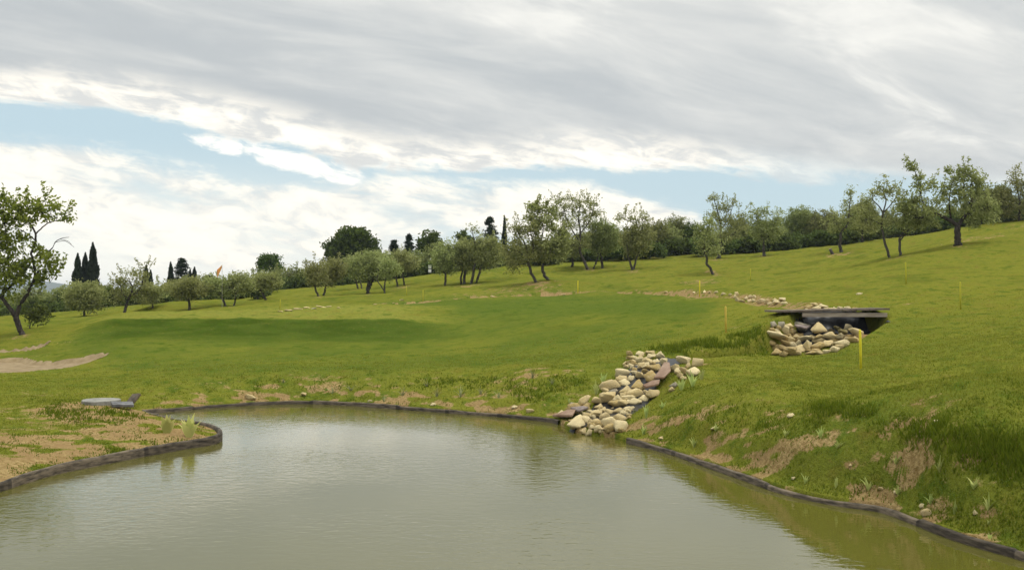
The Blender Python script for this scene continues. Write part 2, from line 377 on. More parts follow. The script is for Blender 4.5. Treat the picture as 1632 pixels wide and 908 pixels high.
# survey points (photo pixel and distance) that fix the lie of the land
SURVEY = [
 (600,600,27),(300,605,27),(850,592,25.4),(930,578,26.6),(1000,563,27.5),(1040,568,26.4),(760,602,26.2),(450,604,27),
 (150,615,27),(0,612,27),(0,650,21.5),(160,642,21.8),(0,700,17.3),(120,690,18.5),(240,690,18.9),(-150,700,16.5),(-150,640,22),
 (100,592,33),(0,595,32),(250,585,33),(0,570,38),(90,573,38),(600,580,31),(400,580,31.5),(800,572,30),(900,560,31.5),(1000,548,30.5),
 (35,533,45),(-100,545,44),(100,552,41),(150,556,38.5),(400,560,37.5),(600,548,40),(700,540,42),(800,522,44),
 (150,522,45),(220,521.5,46),(300,521.5,46),(500,521.5,46.5),(640,520,47),(720,518,47),(200,503,56),(350,500,57),(500,500,52),(650,500,52),
 (900,520,40),(900,500,46),(900,480,56),(800,500,50),(1000,520,36.5),(1000,490,47),(1080,500,39),(1110,475,52),(1157,530,31.5),(1100,535,31),(1180,505,35),
 (600,489,57),(480,491,57),(750,474,61),(880,467,63),(1000,464,61),(1115,467,53),(670,483,59),
 (45,522,56),(0,520,56),(90,508,64),(135,503,70),(198,500,68),(243,491,72),(302,494,66),(250,484,80),(340,484,80),(359,488,67),(373,487,69),(424,478,70),
 (450,492,62),(507,472,76),(571,460,84),(586,468,76),(640,455,82),(709,455,78),(740,453,78),(800,440,82),(853,449,68),(872,446,68),(936,430,84),(1008,430,80),
 (930,450,70),(1041,408,96),(1074,400,103),(1135,437,70),(1145,412,88),(1180,396,98),(1218,408,84),(1060,440,70),(1196,447,60),
 (1240,401,92),(1340,402,78),(1400,383,86),(1418,410,62),(1435,407,63),(1527,391,58),(1500,371,78),(1632,351,76),(1700,340,76),
 (440,464,92),(540,456,92),(650,442,92),(800,425,96),(900,416,100),(960,410,102),(1000,408,104),
 (1250,484,36),(1200,476,41.5),(1160,470,46),(1300,488,34.5),(1400,489,33.5),(1300,460,44),(1400,468,39),(1250,445,54),(1350,430,56),(1150,455,56),
 (1632,600,16.8),(1632,545,22),(1632,500,28.5),(1531,493,31),(1632,455,38),(1632,420,46),(1632,385,58),(1444,453,38),(1500,430,46),(1800,500,26),(1800,420,42),(1800,620,14.5),
 (1450,560,23.2),(1372,587,21.5),(1280,600,20.8),(1500,620,18),(1400,640,16.9),(1200,605,21),
 (1632,728,11.9),(1560,712,12.3),(1500,698,12.6),(1400,672,14),(1300,650,15.5),(1200,634,17.4),(1130,618,19.4),(1090,598,22),
 (1700,742,11.2),(1800,700,12),
 (1140,575.5,25.4),(1085,582,24.5),(1230,572,25.4),(1300,566,26),(1372,546,26.8),(1420,528,28.3),(1250,518,28.9),(1225,540,28.2),(1140,549,28.0),(1090,556,27.4),
 (1420,503,30.6),(1455,487,32.2),(1250,502,30.8),(1230,500,31.5),
 (1010,625,22.6),(960,645,22.2),(925,668,21.2),(1040,640,21.8),(1000,660,20.8),
]
pts = [world_pt(*s) for s in SURVEY]
pts += [(0, 4, 1.2), (-6, 4.5, 1.0), (6, 4.5, 1.25), (8.5, 8, 1.2), (-13, 9, .5), (-14, 15, .5), (11, 10, 1.5), (-25, 22, .6), (24, 22, 3.4), (28, 35, 5.2), (-32, 45, 1.0)]
pts += [(-60, 95, 0.2), (-40, 95, 0.6), (-25, 100, 1.6), (-10, 108, 4.0), (5, 112, 6.0), (22, 110, 7.2), (40, 105, 8.6), (58, 96, 9.4), (70, 80, 9.6), (-70, 60, 0.6)]
pts += [(-90, 160, -1), (-30, 160, 1.0), (20, 160, 5.5), (70, 150, 8.0)]
# pond outline (water line)
PW = [(-120,815),(-50,797),(0,783),(80,758),(150,743),(220,729),(290,716),(335,709),(350,703),(351,697),(340,689),(318,683),(285,678),(255,671),(236,667),(229,663),
      (240,659.5),(285,655),(330,650.5),(400,646),(480,643.5),(560,646.5),(620,651),(700,657),(780,663),(860,671),(890,676),(910,688),(940,694),(975,698),(1000,706),
      (1060,721),(1120,742),(1180,763),(1250,787),(1330,805),(1400,815),(1450,832),(1500,853),(1560,873),(1632,893),(1720,922)]
pond = [on_level(px, py, 0.0) for px, py in PW]
N_VIS = len(pond)
def catmull(P, n=6, closed=False):
    P = np.asarray(P, float); out = []
    m = len(P)
    for i in range(m if closed else m - 1):
        p0 = P[(i - 1) % m] if closed or i > 0 else P[i]; p1 = P[i]; p2 = P[(i + 1) % m]
        p3 = P[(i + 2) % m] if closed or i + 2 < m else p2
        for t in np.arange(n) / n:
            out.append(0.5 * ((2 * p1) + (-p0 + p2) * t + (2 * p0 - 5 * p1 + 4 * p2 - p3) * t * t + (-p0 + 3 * p1 - 3 * p2 + p3) * t ** 3))
    if not closed: out.append(P[-1])
    return np.array(out)
pond_line = catmull(pond, 5)
pond_poly = np.concatenate([pond_line, np.array([(5.9, 8.6), (4.4, 7.0), (0.5, 6.2), (-4.5, 6.4), (-9.0, 8.0), (-10.5, 10.5), (-9.6, 12.2)])])
for k in range(0, len(pond_line), 9): pts.append((pond_line[k][0], pond_line[k][1], 0.13))
pts = np.array(pts)
Q = np.stack([pts[:, 0] / pts[:, 1], np.log(pts[:, 1])], 1)
def tps_k(d2): return 0.5 * d2 * np.log(d2 + 1e-12)
n_ = len(Q)
D2 = ((Q[:, None] - Q[None]) ** 2).sum(-1)
A_ = np.zeros((n_ + 3, n_ + 3)); A_[:n_, :n_] = tps_k(D2) + np.eye(n_) * 4e-5
A_[:n_, n_] = 1; A_[:n_, n_ + 1:] = Q; A_[n_, :n_] = 1; A_[n_ + 1:, :n_] = Q.T
coef = np.linalg.lstsq(A_, np.concatenate([pts[:, 2], np.zeros(3)]), rcond=None)[0]
def seg_dist(X, Y, poly, closed=True):
    best = np.full(X.shape, 1e9)
    m = len(poly)
    for i in range(m if closed else m - 1):
        (ax, ay), (bx, by) = poly[i][:2], poly[(i + 1) % m][:2]
        vx, vy = bx - ax, by - ay; L = vx * vx + vy * vy + 1e-12
        t = np.clip(((X - ax) * vx + (Y - ay) * vy) / L, 0, 1)
        best = np.minimum(best, (X - ax - t * vx) ** 2 + (Y - ay - t * vy) ** 2)
    return np.sqrt(best)
def inside(X, Y, poly):
    r = np.zeros(X.shape, bool); m = len(poly)
    for i in range(m):
        (ax, ay), (bx, by) = poly[i][:2], poly[(i + 1) % m][:2]
        if ay == by: continue
        r ^= ((ay > Y) != (by > Y)) & (X < (bx - ax) * (Y - ay) / (by - ay) + ax)
    return r
# creek bed: x, y, bed height, half width
CREEK = [(10.4, 36.5, 2.75, 0.3), (10.7, 34.4, 2.55, 0.4), (10.85, 32.8, 2.46, 0.6), (10.85, 31.0, 1.72, 1.05), (10.8, 30.5, 1.66, 1.12), (9.9, 29.3, 1.80, 1.3), (9.05, 28.35, 1.16, 1.3), (8.2, 27.75, 0.95, 0.8), (7.0, 27.2, 0.86, 0.30), (5.6, 26.75, 0.86, 0.28), (4.55, 26.1, 0.98, 0.30)]
DITCH = [world_pt(*s)[:2] for s in [(440,493,57),(520,490,57),(600,487,57.5),(670,481,59.5),(750,474,61.5),(880,466.5,63.5),(960,464,62.5),(1040,464,58),(1115,466,53),(1160,470,46.5),(1200,476,42),(1250,484,36.8),(1290,488,34.8)]]
BUNKERS = [[on_level(px, py, z) for px, py, z in B] for B in (
    [(-90,574,.52),(0,571,.47),(35,569.5,.47),(62,573,.44),(110,575.5,.4),(172,575,.4),(140,581.5,.38),(85,589,.35),(40,593,.33),(0,596,.33),(-90,598,.33)],
    [(-70,549,.9),(0,547.5,.9),(40,546.5,.9),(80,545.8,.88),(50,549,.87),(20,551,.85),(0,552,.84),(-70,553,.83)])]
def smooth_poly(P): return catmull(P, 4, closed=True)
BUNKERS = [smooth_poly(B) for B in BUNKERS]
us = np.concatenate([np.linspace(-1.6, -0.66, 14)[:-1], np.arange(-0.66, 0.66, 0.0016), np.linspace(0.66, 1.6, 14)])
vs = np.log(np.concatenate([np.linspace(2.5, 8.5, 12)[:-1], np.exp(np.arange(np.log(8.5), np.log(40), 0.0032)), np.exp(np.arange(np.log(40), np.log(125), 0.006)), np.exp(np.arange(np.log(125), np.log(6000), 0.06))]))
U, V = np.meshgrid(us, vs)
GY = np.exp(V); GX = U * GY
GZ = np.zeros_like(GX)
for k in range(n_): GZ += coef[k] * tps_k((U - Q[k, 0]) ** 2 + (V - Q[k, 1]) ** 2)
GZ += coef[n_] + coef[n_ + 1] * U + coef[n_ + 2] * V
# beyond the grove the land eases down to the plain
far = sst(GY, 112, 240)
GZ = GZ * (1 - far) + far * (np.clip(np.interp(GX / GY, [-0.6, -0.3, 0.1, 0.6], [-2.5, -1.0, 2.0, 4.0]), -4, 9) * (1 - sst(GY, 240, 900)) - 3 * sst(GY, 240, 900))
# the raised green: a crisp brow over a rounded face; and a low hummock behind it
PXu = CX + F * U
brow = np.interp(PXu, [100, 150, 220, 500, 720, 800], [44.0, 45.2, 46.3, 46.8, 47.2, 47.0]); tb = GY - brow
win = sst(PXu, 110, 190) * (1 - sst(PXu, 600, 760))
GZ += win * 0.42 * np.where(tb < 0, sst(tb, -3.4, 0.25), np.clip(1.0 - tb / 17, 0, 1))
GZ += 0.35 * sst(GX, -28.6, -26.6) * (1 - sst(GX, -23.6, -20.5)) * sst(GY, 68, 69.5) * (1 - sst(GY, 74, 82))
# roll of the open slope
GZ += (fbm(GX * 0.16 + 3, GY * 0.30, 41, 3) - 0.5) * 0.55 * sst(GY, 36, 60) * sst(GX, -8, 6) * (1 - sst(GY, 100, 130))
# tussocks and small unevenness
amp = 0.045 * sst(GY, 9, 20) + 0.05 * sst(GY, 30, 70)
GZ += (fbm(GX * 0.9, GY * 0.9, 3) - 0.5) * amp * 2 + (fbm(GX * 4, GY * 4, 9, 3) - 0.5) * 0.05 * (GY < 60)
near = GY < 45
dch = np.full(GX.shape, 99.0)
sel = (GY > 25) & (GY < 90)
dch[sel] = seg_dist(GX[sel], GY[sel], DITCH, False)
GZ -= 0.26 * np.exp(-(dch / 0.55) ** 2)
# creek cut
csel = (GY > 23) & (GY < 40) & (GX > 2) & (GX < 18)
X_, Y_ = GX[csel], GY[csel]
best = np.full(X_.shape, 1e9); cut = np.full(X_.shape, 1e9)
for (ax, ay, az_, aw), (bx, by, bz, bw) in zip(CREEK[:-1], CREEK[1:]):
    vx, vy = bx - ax, by - ay; L = vx * vx + vy * vy
    t = np.clip(((X_ - ax) * vx + (Y_ - ay) * vy) / L, 0, 1)
    d_ = np.hypot(X_ - ax - t * vx, Y_ - ay - t * vy)
    h = az_ + t * (bz - az_); w_ = aw + t * (bw - aw)
    cut = np.minimum(cut, h + np.maximum(0, d_ - w_) * 2.8)
    best = np.minimum(best, d_ - w_)
GZ[csel] = np.minimum(GZ[csel], cut)
CR = np.full(GX.shape, 9.0); CR[csel] = best
# pond basin
psel = GY < 34
sdf = np.full(GX.shape, 50.0)
dd = seg_dist(GX[psel], GY[psel], pond_poly)
sdf[psel] = np.where(inside(GX[psel], GY[psel], pond_poly), -dd, dd)
w_ = sst(sdf, 0.05, 0.55)
GZ = np.where(sdf < 50, np.maximum(GZ, 0.10) * w_ + 0.11 * (1 - w_), GZ)
GZ = np.where(sdf < 0.06, 0.11 - 0.75 * sst(0.06 - sdf, 0.0, 0.12), GZ)
# bunkers
bun = np.zeros(GX.shape)
for B in BUNKERS:
    bs = (GY > 28) & (GY < 60) & (GX < -8) & (GX > -40)
    d_ = seg_dist(GX[bs], GY[bs], B); ins = inside(GX[bs], GY[bs], B)
    lip = np.zeros(GX.shape); lip[bs] = np.where(ins, sst(d_, 0, 0.16), 0); GZ -= 0.16 * lip
    rim_ = np.zeros(GX.shape); rim_[bs] = np.where(ins, 0, np.exp(-(d_ / 0.25) ** 2)); GZ += 0.06 * rim_
# soil and turf masks, with shade painted on the mound face
PXg = CX + F * U; PYg = HY + (CAMZ - GZ) / GY * F
QX, QY = GX + 0.6 * GZ, GY + 1.6 * GZ
patch = fbm(QX * 1.7 + 40, QY * 1.7, 21, 2); patch2 = fbm(QX * 4.0, QY * 4.0 + 11, 31, 1)
def blob(cx, cy, rx, ry, s=1.0):
    """patch of bare soil on the land where (cx, cy, distance by survey) lies: world ellipse"""
    x, y, z = ground(cx, cy)
    ax, ay = rx / F * y, max(ry / F * y * y / CAMZ * 0.9, rx / F * y * 0.45)
    return s * np.exp(-(((GX - x) / ax) ** 2 + ((GY - y) / ay) ** 2))
lnv0 = vs
def ground(px, py, dmin=None, dmax=140.0):
    """point of the land seen at a photo pixel; None when the pixel is above the land"""
    u = (px - CX) / F
    i = np.clip(np.searchsorted(us, u) - 1, 0, len(us) - 2); t = (u - us[i]) / (us[i + 1] - us[i])
    colz = GZ[:, i] * (1 - t) + GZ[:, i + 1] * t
    d = np.exp(vs)
    diff = (CAMZ - (py - HY) / F * d) - np.maximum(colz, 0)
    ok = (d > (dmin or 3)) & (d < dmax)
    idx = np.where((diff[:-1] > 0) & (diff[1:] <= 0) & ok[1:])[0]
    if len(idx) == 0:
        k = np.where(ok)[0]; j = k[np.argmin(diff[k])]
        return (u * d[j], d[j], float(colz[j]))
    j = idx[0]; a = diff[j] / (diff[j] - diff[j + 1]); dd_ = d[j] + a * (d[j + 1] - d[j])
    z = colz[j] + a * (colz[j + 1] - colz[j])
    return (u * dd_, dd_, float(z))
def height(x, y):
    u, v = x / y, np.log(y)
    i = np.clip(np.searchsorted(us, u) - 1, 0, len(us) - 2); j = np.clip(np.searchsorted(vs, v) - 1, 0, len(vs) - 2)
    a = (u - us[i]) / (us[i + 1] - us[i]); b_ = (v - vs[j]) / (vs[j + 1] - vs[j])
    return (GZ[j, i] * (1 - a) + GZ[j, i + 1] * a) * (1 - b_) + (GZ[j + 1, i] * (1 - a) + GZ[j + 1, i + 1] * a) * b_
def field(A, x, y):
    i = np.clip(np.searchsorted(us, x / y), 0, len(us) - 1); j = np.clip(np.searchsorted(vs, np.log(y)), 0, len(vs) - 1)
    return A[j, i]
dirt = np.zeros(GX.shape)
bankw = np.exp(-np.maximum(sdf - 0.3, 0) / 1.3)
bank_right = (GX > 1.5) & (GY < 24)
bank_back = (GY > 20.5) & (GX > -6.5) & ~bank_right
spit = sst(-GX - 5.2, 0, 0.8) * sst(22.5 - GY, 0, 1.5)
dirt += bankw * np.where(bank_right, 0.80, 0.86) * sst(patch * 0.55 + patch2 * 0.45, 0.39, 0.66) * np.where(sdf < 45, 1, 0)
dirt = np.maximum(dirt, spit * sst(patch * 0.55 + patch2 * 0.45, 0.28, 0.52) * np.exp(-np.maximum(sdf - 1.5, 0) / 2.2) * 0.95)
for s in [(700,605,120,8,.40),(840,597,70,9,.8),(905,588,35,6,.7),(1130,580,45,7,.9),(1180,575,30,5,.6),(1150,640,60,14,.45),(1240,690,60,14,.5),(1440,486,30,1.6,.9),(1380,470,40,5,.35),
          (853,452,60,5,.75),(800,462,70,4,.6),(740,470,90,3,.5),(1110,447,45,5,.8),(1135,438,14,3,.9),(1010,432,16,2,.8),(940,430,14,2,.7),(1145,414,22,2,.8),(1048,409,16,2,.7),
          (1218,409,12,2,.8),(1335,406,26,2,.9),(1427,411,28,2,.85),(1527,393,16,2,.8),(640,457,20,2,.8),(745,456,34,3,.75),(586,470,14,2,.6),(512,473,20,2,.6),(365,490,18,2,.6),(35,535,26,3,.7),
          (1560,382,90,4,.62),(1440,376,60,3,.6),(1620,362,40,3,.55),(1330,392,60,3,.5),(1120,560,20,4,.4),(1240,462,60,4,.4),(1350,455,60,4,.35),(1175,520,30,6,.45),(1000,467,90,2,.6),(60,628,60,10,.55),(120,655,60,9,.7),(100,546,24,2,.5),(60,566,60,2,.4)]:
    dirt = np.maximum(dirt, 0.78 * blob(*s) * (0.45 + 1.3 * (patch2 - 0.25)))
dirt = np.maximum(dirt, np.exp(-(dch / 0.85) ** 2) * 1.0 * sst(patch2, 0.25, 0.5))
dirt = np.where((CR < 0.0) & csel, np.maximum(dirt, 0.75), dirt)
dirt = np.clip(dirt, 0, 1)
lush = 0.35 + 0.0 * GX
def pxpoly(P): return inside(PXg, PYg, P)
mound = pxpoly([(130,512),(220,504),(420,498),(520,493),(700,480),(900,470),(1110,470),(1150,490),(1130,520),(1040,550),(900,575),(650,590),(200,592),(100,560)]) & (GY < 66) & (GY > 26)
soft = mound.astype(float)
for _ in range(6): soft = (soft + np.roll(soft, 3, 0) + np.roll(soft, -3, 0) + np.roll(soft, 3, 1) + np.roll(soft, -3, 1)) / 5
lush += 0.35 * soft
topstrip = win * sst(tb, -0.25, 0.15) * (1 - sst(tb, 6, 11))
face = win * sst(tb, -8.5, -2.0) * (1 - sst(tb, -0.45, -0.05))  # front slope of the mound; its shade is painted through lush and rough
back = pxpoly([(540,492),(700,480),(900,469),(1112,470),(1150,488),(1120,500),(900,500),(720,500)]) & (GY < 66) & (GY > 34) & ((tb > 9) | (PXg > 720))
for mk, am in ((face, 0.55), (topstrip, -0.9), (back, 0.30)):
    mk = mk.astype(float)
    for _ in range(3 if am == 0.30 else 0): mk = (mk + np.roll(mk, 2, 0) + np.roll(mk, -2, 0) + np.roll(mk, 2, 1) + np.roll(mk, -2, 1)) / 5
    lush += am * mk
lush -= 0.25 * ((GX > 8) & (GY > 30)) * 1.0 + 0.1 * (GY > 66)
lush = np.clip(lush + 0.2 * (patch - 0.5), 0, 1)
rough = face * (0.55 + 0.45 * sst(fbm(GX * 0.7, GY * 0.7 + 3 * GZ, 88, 4), 0.35, 0.65)) * (1 - 0.6 * sst(tb, -5.5, -8.5) * (tb < -5.5))  # longer grass on the mound face, plus its slope shade put into colour
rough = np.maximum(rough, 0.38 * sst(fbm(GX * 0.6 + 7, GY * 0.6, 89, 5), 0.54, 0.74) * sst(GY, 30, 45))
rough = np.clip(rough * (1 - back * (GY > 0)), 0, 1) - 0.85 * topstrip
nv, nu = GX.shape
ii = np.arange(nv - 1)[:, None] * nu + np.arange(nu - 1)[None]
quads = np.stack([ii, ii + 1, ii + nu + 1, ii + nu], -1).reshape(-1, 4)
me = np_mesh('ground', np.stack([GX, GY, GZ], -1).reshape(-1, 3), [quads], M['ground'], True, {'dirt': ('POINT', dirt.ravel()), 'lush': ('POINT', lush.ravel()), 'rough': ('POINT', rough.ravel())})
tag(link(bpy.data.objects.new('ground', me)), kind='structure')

# ------------------------------------------------------------------ far hills
hx = np.linspace(-2400, 2600, 220); hyv = np.linspace(0, 1, 14)
prof = np.interp(hx / 2600 * F + CX, [-700, -200, 0, 40, 58, 72, 86, 108, 200, 320, 600, 1000, 2300], [430, 446, 449, 446, 446.5, 450, 456, 459.5, 463, 466, 468, 469, 469])
ridge = CAMZ + (HY - prof) / F * 2600 + (fbm(hx * 0.03, hx * 0 + 3, 77) - 0.5) * 5
HX = np.repeat(hx[None], 14, 0); HYY = 2000 + hyv[:, None] * 1000 + 0 * HX
sh = np.sin(np.clip(hyv / 0.6, 0, 1) * np.pi / 2)[:, None] - 0.4 * sst(hyv, 0.62, 1.0)[:, None]
HZ = -12 + (ridge[None] + 12) * sh + (fbm(HX * 0.012, HYY * 0.012, 91) - 0.5) * 14 * sh * (1 - sh)
q = (np.arange(13)[:, None] * 220 + np.arange(219)[None]); q = np.stack([q, q + 1, q + 221, q + 220], -1).reshape(-1, 4)
tag(link(bpy.data.objects.new('hills', np_mesh('hills', np.stack([HX, HYY, HZ], -1).reshape(-1, 3), [q], M['far_hill'], True))), kind='structure')

# ------------------------------------------------------------------ thin air haze
hz_ = bpy.data.meshes.new('haze'); bm = bmesh.new(); bmesh.ops.create_cube(bm, size=1.0); bm.to_mesh(hz_); bm.free()
ho = link(bpy.data.objects.new('haze', hz_)); ho.scale = (19000, 8000, 62); ho.location = (0, 3000, 62 / 2 - 16)
hm = bpy.data.materials.new('air_haze'); hm.use_nodes = True; HN = NT(hm.node_tree); HN.n.remove(HN.n['Principled BSDF'])
pv = HN.node('ShaderNodeVolumePrincipled'); pv.inputs['Color'].default_value = (0.72, 0.82, 0.95, 1); pv.inputs['Density'].default_value = HAZE
HN.l.new(pv.outputs[0], HN.n['Material Output'].inputs['Volume']); hz_.materials.append(hm)
tag(ho, kind='stuff')

# ------------------------------------------------------------------ water, bunker sand
def flat_poly(name, P, zfun, mat):
    bm = bmesh.new()
    vs_ = [bm.verts.new((x, y, zfun(x, y))) for x, y in P]
    f_ = bm.faces.new(vs_)
    bmesh.ops.triangulate(bm, faces=[f_])
    bmesh.ops.recalc_face_normals(bm, faces=bm.faces)
    if sum(f.normal.z for f in bm.faces) < 0: bmesh.ops.reverse_faces(bm, faces=bm.faces)
    me = bpy.data.meshes.new(name); bm.to_mesh(me); bm.free(); me.materials.append(mat)
    return link(bpy.data.objects.new(name, me))
tag(flat_poly('pond_water', pond_poly, lambda x, y: 0.0, M['water']), kind='structure')
for B in BUNKERS:
    x0, y0 = B.min(0); x1, y1 = B.max(0)
    gx, gy = np.meshgrid(np.linspace(x0, x1, 70), np.linspace(y0, y1, 50))
    d_ = seg_dist(gx, gy, B); ins = inside(gx, gy, B); s_ = np.where(ins, d_, -d_)
    gz = height(gx, gy) + 0.05 - 0.25 * sst(-s_, -0.05, 0.3)
    k = np.arange(49)[:, None] * 70 + np.arange(69)[None]
    k = np.stack([k, k + 1, k + 71, k + 70], -1).reshape(-1, 4)
    keep = (s_.ravel()[k] > -0.25).any(1)
    tag(link(bpy.data.objects.new('sand_bunker', np_mesh('sand_bunker', np.stack([gx, gy, gz], -1).reshape(-1, 3), [k[keep]], M['bunker_sand'], True))), kind='structure')

# ------------------------------------------------------------------ pond edging boards
def edging(i0, i1, top, label, wob=0.01):
    P = pond_line[i0:i1 + 1]
    P = catmull(P[::2], 5)
    T = np.gradient(P, axis=0); T /= np.linalg.norm(T, axis=1, keepdims=True)
    Nrm = np.stack([T[:, 1], -T[:, 0]], 1)
    if inside(np.array([P[5][0] + Nrm[5][0] * 0.3]), np.array([P[5][1] + Nrm[5][1] * 0.3]), pond_poly)[0]: Nrm = -Nrm
    s = np.cumsum(np.r_[0, np.linalg.norm(np.diff(P, axis=0), axis=1)])
    wz = (fbm(s * 0.9, s * 0, 5, 4) - 0.5) * 0.06; wn = (fbm(s * 0.8, s * 0 + 4, 8, 3) - 0.5) * 0.025
    sg_ = (s / 2.3 + 0.35 * np.sin(s * 0.7)).astype(int); rs_ = np.random.default_rng(i0 + 3)
    st_ = rs_.uniform(-0.018, 0.014, sg_.max() + 2); tn_ = rs_.uniform(0, 1, sg_.max() + 2); wz = wz + st_[sg_]; wn = wn + rs_.uniform(-.012, .012, sg_.max() + 2)[sg_]
    prof = [(-0.025, -0.25), (-0.025, top * 0.74), (-0.012, top * 0.95), (0.01, top), (0.04, top * 0.97), (0.06, top * 0.80), (0.09, -0.25)]
    vv = []
    for k in range(len(P)):
        for a, z in prof: vv.append((P[k][0] + Nrm[k][0] * (a + wn[k]), P[k][1] + Nrm[k][1] * (a + wn[k]), z + (wz[k] if z > 0 else 0)))
    m_ = len(prof)
    fs = [[k * m_ + a, (k + 1) * m_ + a, (k + 1) * m_ + a + 1, k * m_ + a + 1] for k in range(len(P) - 1) for a in range(m_ - 1)]
    tone_ = np.repeat(np.where(np.diff(sg_) > 0, -0.35, tn_[sg_[:-1]]), m_ - 1)
    o = link(bpy.data.objects.new('pond_edging', np_mesh('pond_edging', vv, [fs], M['edging_board'], True, {'tone': ('FACE', tone_)})))
    tag(o, label, 'pond edging', 'edging boards round the pond')
edging(0, 15 * 5, 0.17, 'weathered dark edging board curving round the bare earth spit')
edging(15 * 5 + 1, 26 * 5, 0.10, 'thin dark edging board along the far bank up to the rock cascade')
edging(30 * 5, len(pond_line) - 1, 0.09, 'rounded grey edging along the steep bank from the cascade to the near corner')

# ------------------------------------------------------------------ stones
def make_stone(seed, sub=2, blocky=0.5):
    r = random.Random(seed); bm = bmesh.new()
    for k in range(int(10 + 6 * r.random())):
        v = Vector((r.gauss(0, 1), r.gauss(0, 1), r.gauss(0, 1))); v.normalize()
        v = Vector([math.copysign(abs(c_) ** (1 - 0.45 * blocky), c_) for c_ in v])
        bm.verts.new(v * r.uniform(0.8, 1.0))
    res = bmesh.ops.convex_hull(bm, input=bm.verts)
    bmesh.ops.delete(bm, geom=[g for g in res['geom_interior'] if isinstance(g, bmesh.types.BMVert)], context='VERTS')
    bmesh.ops.subdivide_edges(bm, edges=bm.edges, cuts=2, use_grid_fill=True)
    for _ in range(1): bmesh.ops.smooth_vert(bm, verts=bm.verts, factor=0.35, use_axis_x=True, use_axis_y=True, use_axis_z=True)
    for v in bm.verts:
        p_ = v.co
        k = 1 + 0.07 * math.sin(5 * p_.x + seed) * math.sin(6 * p_.y + 2 * seed) + 0.05 * math.sin(11 * p_.z + 7 * p_.x + seed) + r.uniform(-0.025, 0.025)
        nv_ = mnoise.noise(p_ * 1.7 + Vector((seed * 3.1, 0, 0))) * 0.16 + mnoise.noise(p_ * 4.3 + Vector((0, seed * 2.3, 0))) * 0.07
        v.co = p_ * (k + nv_)
    ext = [max(abs(v.co[i]) for v in bm.verts) for i in range(3)]
    for v in bm.verts: v.co = Vector([v.co[i] / ext[i] for i in range(3)])
    me = bpy.data.meshes.new('stone'); bm.to_mesh(me); bm.free()
    me.polygons.foreach_set('use_smooth', [True] * len(me.polygons)); me.update()
    me.materials.append(M['stone'])
    return me
STONES = [make_stone(s, blocky=(s % 3) / 2) for s in range(12)]
TONES = {'cream': (0.70, 0.58, 0.32, 1), 'tan': (0.58, 0.45, 0.215, 1), 'ochre': (0.40, 0.285, 0.10, 1), 'grey': (0.31, 0.285, 0.22, 1), 'mossy': (0.18, 0.15, 0.04, 1)}
ORD = ['first', 'second', 'third', 'fourth', 'fifth', 'sixth', 'seventh', 'eighth', 'ninth', 'tenth', 'eleventh', 'twelfth', 'thirteenth', 'fourteenth', 'fifteenth', 'sixteenth', 'seventeenth', 'eighteenth', 'nineteenth', 'twentieth']
def lay_stones(items, rows, rowname, place, group, tones, lift=0.30, flatten=1.0, drange=None, grow=1.0):
    """items: (px, py, width px, height px[, tone]); every stone is an object of its own"""
    items = sorted(items, key=lambda s: s[1] + s[3] / 2)
    lo, hi = items[0][1] + items[0][3] / 2, items[-1][1] + items[-1][3] / 2
    bins = {}
    for s in items:
        k = min(rows - 1, int((s[1] + s[3] / 2 - lo) / (hi - lo + 1e-6) * rows)); bins.setdefault(k, []).append(s)
    sizes = sorted(s[2] * s[3] for s in items)
    for k, row in sorted(bins.items()):
        row.sort()
        for n, s in enumerate(row):
            px, py, w, h = s[:4]
            tone = s[4] if len(s) > 4 else rnd.choice(tones)
            x, y, z = ground(px, py + h * 0.42, *(drange or (None, 140.0)))
            sx = w / 2 / F * y * 1.18 * grow; sz = h / 2 / F * y * 1.26 * flatten; sy = (sx + sz) * 0.5 * rnd.uniform(0.85, 1.15)
            o = bpy.data.objects.new('stone', STONES[rnd.randrange(len(STONES))])
            o.scale = (sx, sy, sz); o.rotation_euler = (rnd.uniform(-.15, .15), rnd.uniform(-.22, .22), rnd.choice([0, math.pi]) + rnd.uniform(-.3, .3))
            o.location = (x, y + sy * 0.25, z + sz * (1 - lift))
            t = TONES[tone]; f_ = rnd.uniform(0.85, 1.12); o.color = (t[0] * f_, t[1] * f_, t[2] * f_, 1)
            r_ = sizes.index(w * h) / len(sizes)
            size = 'large' if r_ > 0.7 else 'small' if r_ < 0.3 else 'middling'
            shape = 'flat' if w > h * 1.9 else 'upright' if h > w * 1.1 else 'rounded'
            lab = f"{size} {tone} {shape} stone, {ORD[min(n, 19)]} from left in {rowname[k]} {place}"
            tag(link(o), lab, 'stone', group)
def zz(L, ox, oy, sc): return [(ox + s[0] / sc, oy + s[1] / sc, s[2] / sc, s[3] / sc, *s[4:]) for s in L]
